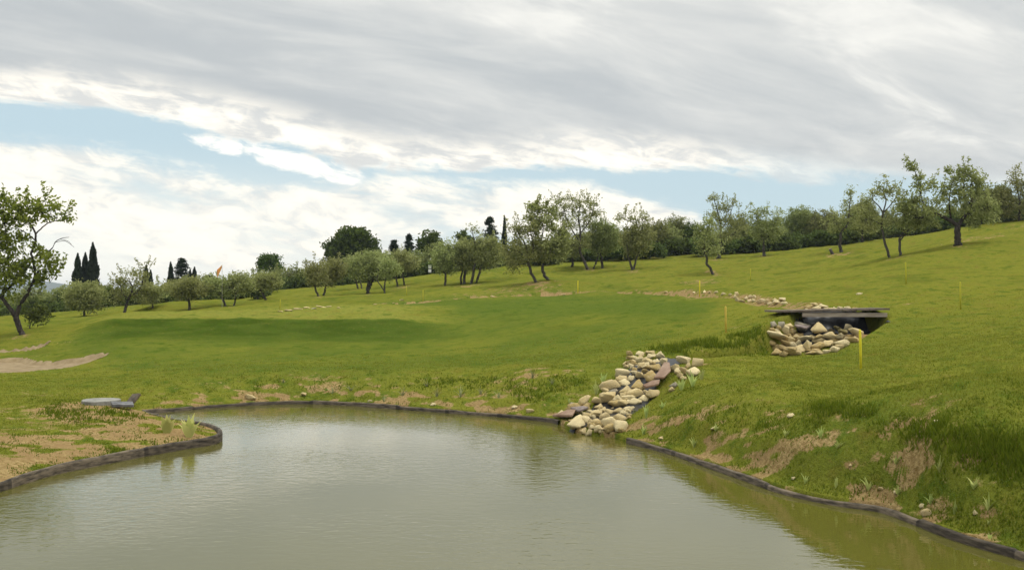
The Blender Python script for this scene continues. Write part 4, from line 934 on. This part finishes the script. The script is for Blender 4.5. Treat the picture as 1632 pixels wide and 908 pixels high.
tree(853, 450, 68, [(825,376,16,18),(812,404,12,16),(842,362,16,16),(852,394,18,18),(832,410,20,12),(818,424,10,8),(866,410,10,8)], 'left curved olive of the pair on the bare soil bank', [[(855,450,5),(848,438,4.6),(843,424,4.2),(842,412,3.6),(838,392,2.4),(828,374,1.2)],[(842,410,2.6),(850,396,2),(846,370,1.2)],[(842,412,2),(828,402,1.6),(814,396,1)]], seed=19, dens=1.05, sprays=1.6)
tree(872, 446, 68, [(846,334,9,8),(862,328,9,7),(868,350,18,16),(888,376,16,20),(868,394,18,16),(848,348,10,10),(892,404,10,10),(878,336,8,8),(898,392,8,10)], 'right curved olive of the pair on the bare soil bank', [[(874,446,5.4),(867,436,5),(865,422,4.4),(868,410,3.8),(862,390,2.8),(866,360,1.6),(858,334,.8)],[(867,408,2.4),(882,392,1.8),(890,374,1)]], seed=20, dens=0.95, sprays=2.6, leaf=0.26)
tree(936, 430, 84, [(925,328,20,12),(902,324,13,10),(942,322,10,8),(890,340,9,9),(938,346,14,11),(912,352,18,12),(896,376,16,14),(926,380,18,14),(905,398,14,10),(950,338,6,6),(886,318,6,5)], 'tallest olive with airy light crown behind the curved pair', [[(938,430,5),(930,414,4.6),(924,398,4),(925,370,3),(922,345,2),(926,322,1)],[(925,372,2.2),(940,352,1.5),(946,330,.8)],[(924,385,2.2),(908,360,1.6),(898,332,.9)],[(924,396,2),(904,386,1.3)]], seed=21, dens=0.85, sprays=3.2)
tree(952, 428, 86, rect(930,345,990,410,9), 'dark rounded olive on a leaning and an upright trunk', [[(946,429,3.4),(950,418,3),(953,406,2.4),(948,385,1.4)],[(960,427,4.4),(959,414,4),(957,402,3.2),(964,380,1.6)]], seed=22, dens=1.2, sprays=0.8, kind='olive_far')
tree(912, 425, 92, rect(894,378,932,414,5), 'pale trunked low olive seen behind the tallest one', trunk_px=4.5, seed=23, kind='olive_far')
tree(1008, 430, 80, rect(984,352,1044,408,8) + [(990,346,8,8),(1008,344,8,8),(1024,342,8,8)], 'olive with thin trunks opening in a clear narrow fork', [[(1008,430,4.5),(1004,418,3.2),(1001,404,2.6),(998,380,1.5),(1000,352,.8)],[(1009,428,4),(1013,416,3),(1017,402,2.4),(1022,380,1.4),(1024,350,.7)]], seed=24, dens=0.95, sprays=2)
tree(1046, 408, 96, rect(1020,346,1070,396,7), 'olive with two dark trunks on the brow beyond the fork trunked one', [[(1041,409,4),(1038,398,3.4),(1035,388,3),(1036,365,1.5)],[(1052,407,3.6),(1051,396,3),(1050,386,2.6),(1056,365,1.4)]], seed=25, sprays=1.2, kind='olive_far')
tree(1076, 400, 103, rect(1058,342,1102,390,7), 'olive with several close thin trunks on the brow', [[(1074,400,3),(1071,388,2.6),(1070,370,1.4)],[(1082,398,2.6),(1082,388,2.2),(1086,370,1.2)],[(1064,401,2.2),(1063,390,1.8),(1064,372,1)]], seed=26, sprays=1, kind='olive_far')
tree(1100, 399, 106, rect(1082,350,1124,396,6), 'dense dark olive left of the kinked trunk tree', trunk_px=4, seed=27, kind='shrub', dens=1.3)
tree(1135, 437, 70, [(1126,374,15,14),(1114,390,10,11),(1140,394,11,12),(1128,358,10,8),(1128,400,14,8),(1114,366,7,8),(1144,378,8,8)], 'small olive with kinked leaning trunk on bare soil', [[(1136,437,4.4),(1132,428,4.2),(1126,420,4),(1127,412,3.6),(1122,396,2.8),(1126,374,1.4)],[(1125,402,2),(1136,390,1.3)]], seed=28, dens=1.05, sprays=1.6)
tree(1145, 412, 88, [(1135,316,8,7),(1149,328,10,8),(1166,324,10,6),(1150,346,14,11),(1171,346,12,10),(1144,368,16,11),(1166,376,14,10),(1136,340,7,7),(1180,360,8,10)], 'tall olive with tufted open top right of the kinked trunk tree', [[(1145,412,7),(1146,402,5.6),(1148,390,4.6),(1149,366,3.2),(1145,342,2),(1138,318,1)],[(1149,366,2),(1162,346,1.4),(1168,326,.8)],[(1148,388,2),(1166,374,1.3)]], seed=29, dens=0.9, sprays=2.4)
tree(1172, 394, 98, rect(1156,338,1202,388,7), 'leafy green olive filling the gap before the round low one', trunk_px=4, seed=30, kind='olive_far')
tree(1218, 408, 84, rect(1190,346,1252,388,8) + [(1200,342,8,9),(1214,338,10,8),(1238,344,10,9)], 'low round olive with clear short trunk on open slope', [[(1218,408,5.6),(1217,396,4.6),(1217,386,4),(1212,370,2.6),(1206,348,1.4)],[(1217,386,2.6),(1228,372,2),(1236,352,1)]], seed=31, dens=0.95, sprays=2)
tree(1268, 388, 100, rect(1244,324,1302,384,8), 'broad bushy olive on the crest left of the stump', trunk_px=4, seed=32, kind='olive_far', dens=1.2)
tree(1302, 386, 104, rect(1278,332,1336,384,7), 'second bushy olive on the crest directly above the stump', trunk_px=4, seed=33, kind='olive_far', dens=1.1)
tree(1340, 402, 78, [(1334,346,14,11),(1356,308,5,10),(1352,328,9,10),(1364,338,10,11),(1326,362,12,10),(1342,358,10,10),(1362,356,9,9)], 'olive with straight trunk and one tall top shoot beside the stump', [[(1341,402,6),(1339,392,5),(1339,378,4.4),(1342,368,3.8),(1351,356,3),(1354,330,1.8),(1356,304,.9)],[(1341,370,2.4),(1332,354,1.8),(1330,342,1)]], seed=34, dens=0.9, sprays=1.6)
tree(1375, 386, 92, rect(1350,312,1404,374,8), 'full crowned olive behind the tall shoot and the slim pair', trunk_px=4, seed=35, kind='olive_far', dens=1.2)
tree(1418, 410, 62, [(1404,304,16,8),(1430,312,12,10),(1390,314,10,8),(1384,352,12,11),(1408,356,12,8),(1440,328,7,11),(1374,340,7,8),(1416,300,9,6),(1392,364,10,5)], 'slim olive leaning left under a high spreading crown', [[(1418,410,4.4),(1412,392,4),(1407,372,3.4),(1405,356,3),(1408,338,2.6),(1412,318,1.8),(1406,304,1)],[(1408,340,2.4),(1400,328,1.8),(1390,318,1)],[(1409,338,2),(1420,326,1.6),(1430,312,.9)],[(1406,360,1.6),(1394,352,1.2),(1382,350,.7)]], seed=36, dens=0.85, sprays=1.4)
tree(1435, 407, 63, [(1444,342,14,12),(1430,354,12,9),(1456,356,12,10),(1440,328,10,8),(1462,342,8,8)], 'slim olive with a low forked trunk close to the leaning one', [[(1435,407,4.4),(1434,394,4),(1434,380,3.6),(1440,368,2.8),(1442,352,2),(1440,334,1)],[(1434,384,2.6),(1442,374,2.2),(1448,366,1.8),(1456,354,1)]], seed=37, dens=0.95, sprays=1.2)
tree(1527, 391, 58, [(1450,260,4,6),(1458,268,7,6),(1466,280,6,6),(1468,298,12,8),(1488,290,6,8),(1462,316,14,9),(1444,330,14,12),(1470,340,20,14),(1450,356,18,9),(1484,356,12,8),(1496,322,9,10),(1512,300,14,12),(1540,280,16,12),(1524,282,12,10),(1514,270,5,5),(1556,292,12,14),(1536,312,20,14),(1564,318,16,16),(1552,340,18,12),(1572,346,12,10),(1516,330,10,9),(1584,330,8,12),(1560,358,12,6)],
     'stout old olive with thick trunk and wide forked limbs', [[(1527,391,11),(1526,378,10),(1526,366,9.4),(1527,357,9)],[(1526,360,6.4),(1514,352,5.8),(1502,345,5.2),(1490,341,4.4),(1476,332,3),(1468,312,2),(1462,284,1.4),(1454,262,.8)],[(1527,360,6.6),(1536,350,6,.2),(1542,340,5.2),(1548,322,3.6),(1546,296,2)],[(1526,358,4),(1519,348,3.4,.2),(1514,336,2.8),(1514,310,1.8),(1520,284,1)],[(1542,342,3),(1558,332,2.4),(1572,328,1.6)],[(1488,341,2.4),(1470,346,1.8),(1450,348,1)],[(1464,296,1.2),(1478,290,.9),(1490,284,.6)],[(1546,325,2),(1536,306,1.6),(1538,280,.8)]],
     seed=38, dens=0.95, sprays=1.2, clump=0.45, bark_m='bark_dark', leaf=0.2)
tree(1562, 358, 84, rect(1546,292,1590,352,7), 'leafy olive tucked behind the stout old one', trunk_px=4, seed=39, kind='olive_far', dens=1.15)
tree(1592, 354, 82, rect(1572,290,1616,350,7), 'dark olive on the crest by two thin trunks', trunk_px=3, seed=40, kind='olive_far', dens=1.15, sprays=1)
tree(1624, 352, 78, [(1619,270,5,9),(1616,286,8,8),(1614,308,16,16),(1630,300,12,14),(1634,330,16,16),(1606,330,10,12),(1650,310,20,30)], 'olive with a raised top shoot on the crest at the picture edge', trunk_px=4, seed=41, sprays=1.4)
tree(1690, 345, 76, rect(1655,275,1720,345,8), 'olive on the crest beyond the picture edge', trunk_px=4, seed=42)
# grove behind: trees nothing tells apart within one stretch
SKYL = ([0, 60, 170, 260, 330, 400, 440, 480, 520, 600, 640, 700, 760, 810, 870, 960, 1000, 1100, 1200, 1300, 1400, 1632], [460, 457, 455, 449, 438, 431, 422, 426, 416, 402, 394, 388, 384, 384, 380, 366, 362, 364, 358, 345, 334, 308])
BASEL = ([0, 100, 200, 330, 440, 540, 650, 800, 900, 1000, 1100, 1240, 1400, 1632], [514, 506, 492, 478, 464, 456, 441, 425, 416, 408, 400, 397, 381, 350])
STR = [(300, 'olive in the low grove behind the mound and the cypresses', 'grove behind the mound'), (560, 'olive in the dense grove left of the great oak', 'grove left of the oak'), (820, 'olive in the dense grove between oak and slim cypress', 'grove between oak and cypress'), (1130, 'olive in the grove behind the tall airy olive', 'grove behind the tall olive'), (1700, 'olive in the grove over the crest of the slope', 'grove over the crest')]
x = 18; k = 0
while x < 1650:
    ty = np.interp(x, *SKYL) + rnd.uniform(-4, 7); by_ = np.interp(x, *BASEL)
    w = rnd.uniform(20, 27)
    d = 100 + rnd.uniform(-3, 10) if x > 420 else 86 + rnd.uniform(-3, 12)
    lab, grp = next((l_, g_) for e_, l_, g_ in STR if x < e_)
    tree(x, by_, d, rect(x - w, ty, x + w, by_ + 4, 7, k), lab, trunk_px=3.2, kind='olive_far', seed=100 + k, group=grp, base=True, leaf=0.27, dens=1.0, clump=0.7, sprays=0.6)
    x += rnd.uniform(24, 34) * (0.9 if x < 800 else 1.15); k += 1
# low dark bushes at the foot of the grove
x = -10; k = 0
while x < 1650:
    by_ = np.interp(x, *BASEL); d = 92 + rnd.uniform(0, 4) if x > 420 else 80 + rnd.uniform(0, 6)
    h = rnd.uniform(13, 22) * (1.7 if x < 190 else 1 if x < 1000 else 1.05)
    tree(x, by_, d, [(x - 10, by_ - h * .42, 13, h * .5), (x + 10, by_ - h * .38, 13, h * .48), (x, by_ - h * .6, 11, h * .4)], 'low dark bush under the grove behind the mound' if x < 430 else 'low dark bush in the hedge under the grove left of the oak' if x < 560 else 'low dark bush under the grove right of the oak' if x < 830 else 'low dark bush under the trees along the brow of the slope', trunk_px=1.5, kind='shrub', name='bush', cat='bush', seed=300 + k, base=True, group='bushes behind the mound' if x < 430 else 'bushes left of the oak' if x < 560 else 'bushes right of the oak' if x < 830 else 'bushes along the brow', leaf=0.3, aspect=0.6, dens=1.3, clump=0.6)
    x += rnd.uniform(20, 30); k += 1
# skyline trees
def spire(px, ytop, ybot, w, d, label, seed, group=None, name='cypress', kind='cypress', ragged=0.2):
    r = np.random.default_rng(seed); s = d / F
    bx, by = (px - CX) / F * d, d; bz_ = float(height(np.array(bx), np.array(by)))
    root = empty(name, (bx, by, bz_)); tag(root, label, 'tree', group)
    z0 = CAMZ + (HY - ybot) * s - bz_; z1 = CAMZ + (HY - ytop) * s - bz_
    z0 = min(z0, 0.25 * z1)
    n = 5200
    t = r.random(n) ** 1.15
    prof_ = np.interp(t, [0, .12, .4, .7, .9, 1], [.72, .96, 1, .70, .30, .02])
    th = r.uniform(0, 2 * np.pi, n)
    lump = 1 + ragged * np.sin(3 * th + 9 * t * (1 + seed % 3)) + ragged * np.sin(23 * t + 2 * th)
    rad = prof_ * w / 2 * s * lump * r.uniform(0.55, 1.05, n) ** 0.6
    C = np.stack([rad * np.cos(th), rad * np.sin(th), z0 + t * (z1 - z0)], 1)
    tones = np.clip(r.uniform(0, 1, n), 0, 1)
    dv = np.stack([np.cos(th) * .35, np.sin(th) * .35, np.ones(n)], 1) + r.normal(size=(n, 3)) * .25; dv /= np.linalg.norm(dv, axis=1, keepdims=True)
    hh = np.cross(dv, r.normal(size=(n, 3))); hh /= np.linalg.norm(hh, axis=1, keepdims=True)
    L = 0.42 * r.uniform(.5, 1.7, (n, 1)) * (0.5 + 0.5 * prof_[:, None]); Wd = L * .35
    v = np.stack([C - dv * L * .5, C + hh * Wd * .5, C + dv * L * .5, C - hh * Wd * .5], 1).reshape(-1, 3)
    g = Geo(); g.add(v, np.arange(n * 4).reshape(-1, 4), tones)
    tg = Geo(); tg.tube([(0, 0, -.2), (0, 0, z1 * .4), (0, 0, z1 * .92)], [.16, .1, .02], 6)
    tg.build('trunk', M['bark_dark'], root, True); g.build('crown', M[kind], root)
spire(124, 404, 470, 15, 112, 'leftmost and shortest of three clustered cypresses, pointed and separate', 1, 'cypresses of the triple clump')
spire(136, 403, 470, 14, 113, 'middle cypress squeezed between its two neighbours of the triple clump', 2, 'cypresses of the triple clump')
spire(148, 387, 470, 17, 112, 'tallest and rightmost cypress of the triple clump', 3, 'cypresses of the triple clump')
spire(233, 423, 470, 11, 112, 'slim cypress rising behind the sparse olive', 4)
spire(240, 431, 470, 8, 114, 'short cypress hugging the slim one behind the sparse olive', 5, ragged=0.3)
spire(272, 418, 470, 10, 114, 'narrow cypress at the left end of the dark conifer clump', 6)
spire(310, 426, 470, 11, 114, 'short cypress at the right end of the dark conifer clump', 7, ragged=0.2)
spire(303, 430, 470, 9, 115, 'stubby cypress between the wide conifer and the end cypress', 8, ragged=0.2)
spire(804, 344, 440, 8, 128, 'very slim tall cypress alone beside the dark conifer', 9)
def conifer(px, ytop, ybot, w, d, label, seed):
    r = np.random.default_rng(seed); s = d / F
    bx, by = (px - CX) / F * d, d; bz_ = float(height(np.array(bx), np.array(by)))
    root = empty('conifer', (bx, by, bz_)); tag(root, label, 'tree')
    z1 = CAMZ + (HY - ytop) * s - bz_; z0 = CAMZ + (HY - ybot) * s - bz_
    tg = Geo(); tg.tube([(0, 0, -.2), (0, 0, z1 * .5), (0, 0, z1 * .97)], [.2, .12, .03], 6)
    Cs = []; Ts = []
    for k in range(85):
        t = r.random() ** 0.9; z = z0 + (z1 - z0) * t; ln = w / 2 * s * (1 - t) ** 0.75 * r.uniform(.6, 1.1) + 0.15
        th = r.uniform(0, 6.28); e_ = np.array([math.cos(th) * ln, math.sin(th) * ln, z + ln * r.uniform(.1, .45)]); b0 = np.array([0, 0, z])
        tg.tube(np.array([b0, e_]), [.03, .01], 3, cap=False)
        m_ = 55; tt = r.uniform(.15, 1.05, (m_, 1)); Cs.append(b0 + (e_ - b0) * tt + r.normal(size=(m_, 3)) * np.array([.13, .13, .06])); Ts.append(r.uniform(0, .8, m_))
    C = np.concatenate(Cs); v, f_, t_ = leaf_cloud(C, None, None, None, 0.24, 0.35, np.concatenate(Ts), 0, r)
    g = Geo(); g.add(v, f_, t_); tg.build('trunk', M['bark_dark'], root, True); g.build('crown', M['cypress'], root)
conifer(781, 347, 395, 34, 122, 'dark layered conifer with pointed top beside the slim cypress', 5)
conifer(290, 413, 462, 34, 114, 'wide dark conifer with a knobbed top between narrow cypresses', 6)
conifer(652, 374, 420, 18, 116, 'small thin pointed conifer between oak and round green tree', 7)
conifer(628, 384, 420, 20, 116, 'short rounded conifer right beside the great oak', 8)
conifer(332, 440, 466, 20, 112, 'small low conifer left of the orange flag', 9)
tree(560, 450, 120, [(560,380,26,18),(542,396,22,14),(580,392,20,16),(556,402,30,14),(592,404,14,12),(532,410,12,12),(566,372,14,9)], 'great round dark green oak rising above the grove', kind='oak', name='oak_tree', trunk_px=7, base=True, seed=401, leaf=0.36, aspect=0.65, dens=1.5, clump=0.8)
tree(430, 462, 122, [(424,414,10,8),(436,414,9,8),(418,424,8,7),(434,424,14,8),(442,428,6,6)], 'round topped dark pine above the grove left of the oak', kind='oak', name='pine_tree', trunk_px=3, base=True, seed=402, leaf=0.3, aspect=0.5, dens=1.4, clump=0.6)
tree(685, 440, 118, [(682,380,14,11),(694,384,10,10),(674,390,10,10),(688,394,16,10)], 'round mid green tree above the grove by the white marker', kind='oak', name='broadleaf_tree', trunk_px=4, base=True, seed=403, leaf=0.34, aspect=0.6, dens=1.3, clump=0.7)
tree(738, 440, 118, [(738,378,8,8),(744,384,10,8)], 'small round dark treetop left of the dark conifer', kind='oak', name='broadleaf_tree', trunk_px=3, base=True, seed=404, leaf=0.34, aspect=0.6, dens=1.3, clump=0.6)

# ------------------------------------------------------------------ grass and plants near the water
def blades(name, n, pick, hfun, mat, nb=4, width=0.011, seed=0, spread=0.05):
    r = np.random.default_rng(seed)
    u = r.uniform(-0.60, 0.60, n); lnY = r.uniform(np.log(9.5), np.log(36), n)
    y = np.exp(lnY); x = u * y
    ok = r.random(n) < pick(x, y)
    x, y = x[ok], y[ok]; h = hfun(x, y) * r.uniform(.6, 1.3, len(x))
    x = np.repeat(x, nb) + r.normal(0, spread, len(x) * nb); y = np.repeat(y, nb) + r.normal(0, spread, len(y) * nb); h = np.repeat(h, nb) * r.uniform(.6, 1.15, len(x))
    ok = field(sdf, x, y) > 0.10; x, y, h = x[ok], y[ok], h[ok]
    z = height(x, y) - 0.008
    a = r.uniform(0, 2 * np.pi, len(x)); ln = r.uniform(.1, .75, len(x)); ld = r.uniform(0, 2 * np.pi, len(x))
    wv = width * (0.7 + y / 22) * r.uniform(.7, 1.3, len(x))
    p0 = np.stack([x - np.cos(a) * wv, y - np.sin(a) * wv, z], 1); p1 = np.stack([x + np.cos(a) * wv, y + np.sin(a) * wv, z], 1)
    p2 = np.stack([x + np.cos(ld) * h * ln, y + np.sin(ld) * h * ln, z + h], 1)
    g = Geo(); m_ = len(x)
    g.add(np.stack([p0, p1, p2], 1).reshape(-1, 3), np.arange(m_ * 3).reshape(-1, 3), np.clip(r.normal(.5, .22, m_), 0, 1))
    o = g.build(name, mat); tag(o, None, None, None, 'stuff')
    return o
def f_lawn(x, y):
    dm = field(dirt, x, y); s_ = field(sdf, x, y)
    fade = sst(35 - y, 0, 14)
    return np.where((s_ > 0.12) & (field(CR, x, y) > 0.1), np.clip(1 - 1.5 * dm, 0, 1) * (0.25 + 0.75 * fade), 0)
tall = np.zeros(GX.shape)
for P, w_ in [([(1440,668),(1500,678),(1560,690),(1660,705),(1660,762),(1590,752),(1500,722),(1440,690)], 1.0), ([(1020,556),(1100,546),(1190,530),(1230,512),(1240,522),(1228,565),(1190,566),(1060,563)], 1.0), ([(1290,640),(1400,650),(1440,672),(1380,690),(1290,668)], .5),
              ([(800,612),(900,600),(950,610),(900,640),(820,640)], .35), ([(1160,640),(1230,650),(1260,680),(1180,690)], .3), ([(1340,755),(1440,750),(1460,785),(1380,790)], .35), ([(1490,795),(1640,800),(1640,850),(1540,840)], .4), ([(1060,650),(1140,650),(1150,680),(1050,690)], .3), ([(90,640),(200,655),(240,668),(120,672),(60,660)], .35), ([(170,712),(300,700),(300,716),(180,728)], .35), ([(400,604),(860,600),(860,616),(400,622)], .2)]:
    tall = np.maximum(tall, w_ * (inside(PXg, PYg, P) & (GY < 32)))
f_t = tall.copy()
for _ in range(4): f_t = (f_t + np.roll(f_t, 2, 0) + np.roll(f_t, -2, 0) + np.roll(f_t, 2, 1) + np.roll(f_t, -2, 1)) / 5
blades('grass', 120000, f_lawn, lambda x, y: 0.028 + 0.02 * fbm(x * 1.5, y * 1.5, 55), M['grass'], 4, 0.007, 1)
blades('rough_grass', 120000, lambda x, y: np.where(field(sdf, x, y) > 0.12, np.clip(field(f_t, x, y) * 1.2, 0, 1) * sst(fbm(x * 2.2, y * 2.2, 71, 3), 0.30, 0.52) + 0.30 * (field(sdf, x, y) < 2.6) * sst(fbm(x * 1.3 + 9, y * 1.3, 73, 4), 0.52, 0.64) * (field(dirt, x, y) < 0.6) + 0.10 * (field(sdf, x, y) < 3.0) * (fbm(x * 3, y * 3, 75, 2) > 0.5) + 0.45 * (field(sdf, x, y) < 0.32) * (fbm(x * 1.6, y * 1.6, 76, 2) > 0.52), 0), lambda x, y: 0.045 + 0.15 * field(f_t, x, y), M['rough'], 6, 0.008, 2, 0.06)

def leafy(name, px, py, hpx, wpx, label, cat, mat, seed, n=6, lw=0.05, thin=False, group=None):
    r = random.Random(seed); x, y, z = ground(px, py, 9, 32); H = hpx / F * y; Wd = wpx / F * y
    g = Geo()
    for k in range(n):
        t = (k + .5) / n * 2 - 1 + r.uniform(-.15, .15); hh = H * r.uniform(.6, 1.05) * (1 - .35 * abs(t)); dx_ = t * Wd * .5; dyy = r.uniform(-.3, .3) * Wd
        m_ = 5; w0 = lw * r.uniform(.7, 1.2); bend = r.uniform(.4, 1.6)
        L_ = []; 
        for q_ in range(m_):
            s_ = q_ / (m_ - 1); ww = w0 * (math.sin(min(1, s_ * 1.1 + .12) * math.pi) ** .6 if not thin else 1 - s_ * .7) * .5
            if q_ == m_ - 1: ww = 0.003
            cx_, cy_, cz_ = dx_ * (0.25 * s_ + .75 * s_ ** (1 + bend)), dyy * s_ ** 1.5, hh * (s_ - 0.12 * s_ * s_) - .02
            L_ += [(cx_ - ww, cy_ - ww * .3, cz_), (cx_ + ww, cy_ + ww * .3, cz_)]
        g.add(L_, [[2 * q_, 2 * q_ + 1, 2 * q_ + 3, 2 * q_ + 2] for q_ in range(m_ - 1)], r.uniform(.1, 1))
    o = g.build(name, M[mat]); o.location = (x, y, z); tag(o, label, cat, group)
IR = [(1253,694,14,12,'tiny iris at the upper bank under the loose flat stone'),(1308,697,22,14,'yellowish iris halfway up the bank, erect'),(1336,713,14,22,'low spreading iris just below the erect yellowish one'),(1284,770,22,16,'pale fan leaved iris close to the grey edging'),(1333,776,20,8,'single slim iris shoot right of the pale fan'),(1384,781,26,24,'iris with one bent white tip near the edging'),(1429,738,18,18,'star shaped yellow green iris in the middle of the bank'),(1432,788,18,14,'iris with white blade tips beside a small pale stone'),(1498,750,26,16,'upright iris below the overhanging dark turf'),(1484,802,22,22,'iris spread in a V above the ochre round stone'),(1553,778,24,26,'wide V shaped iris under the dark overhang'),(1522,818,26,8,'thin tall iris stem near the near corner'),(1576,812,32,20,'bushy upright iris tallest on the near bank'),(1578,858,14,10,'pale clump of iris low by the edging corner'),(1577,834,12,8,'slender small iris shoot above the pale low clump'),
      (1107,712,20,18,'pale iris near the start of the grey edging'),(1030,666,26,10,'iris shoot on the turf right of the lower cascade'),(1026,692,22,12,'broad iris at the cascade foot near the edging end'),(1141,686,14,14,'low iris lying on bare soil near a pale flat stone'),(1086,622,30,22,'grey green iris clump left of its neighbour by the cascade top'),(1104,616,34,26,'tallest grey green iris clump right of the cascade top'),(1118,605,22,14,'small iris right of the tall clump by the cascade top'),(961,612,30,16,'broad pale iris on the left flank of the cascade'),(950,628,26,14,'lower pale iris beside the tan boulder at the cascade'),(907,642,14,6,'single thin iris stalk left of the cascade foot'),(1056,650,14,16,'small iris in turf beside the middle of the cascade')]
for k, (px, py, h, w, lab) in enumerate(IR):
    leafy('iris_plant', px, py, h * 1.25, w * 1.15, lab, 'iris', 'iris', k + 20, n=6 if w > 9 else 3, lw=0.042 if py > 640 else 0.06, group='young irises planted on the pond bank')
leafy('iris_plant', 266, 690, 40, 30, 'broad yellow green iris upright on the spit, left of two', 'iris', 'iris_yellow', 91, 10, 0.15)
leafy('iris_plant', 301, 697, 48, 40, 'splayed yellow green iris nearest the tip of the spit', 'iris', 'iris_yellow', 92, 11, 0.13)
WE = [(452,610,10,6,'tiny pale weed on the turf edge'),(530,626,16,30,'low sprawling pale weed left of the others on the far bank'),(559,622,18,36,'arched pale weed with long side shoots'),(642,630,18,24,'yellowish weed tuft on bare soil'),(680,616,14,14,'small weed at the top of the far bank'),(696,632,20,22,'pale bushy weed in the middle of the far bank'),(734,632,26,22,'tallest branching weed of the far bank'),(766,628,18,16,'narrow weed right of the tall branching one'),(795,634,18,20,'greyish weed near bright green turf'),(849,602,22,22,'dark leaved thistle like weed at the upper bank'),(612,640,14,16,'low weed close to the edging board'),(880,612,16,14,'bluish low weed near the brown upper bank')]
for k, (px, py, h, w, lab) in enumerate(WE):
    leafy('weed', px, py, h, w, lab, 'weed', 'weed', k + 60, n=7, lw=0.028, thin=True, group='weeds along the far bank')
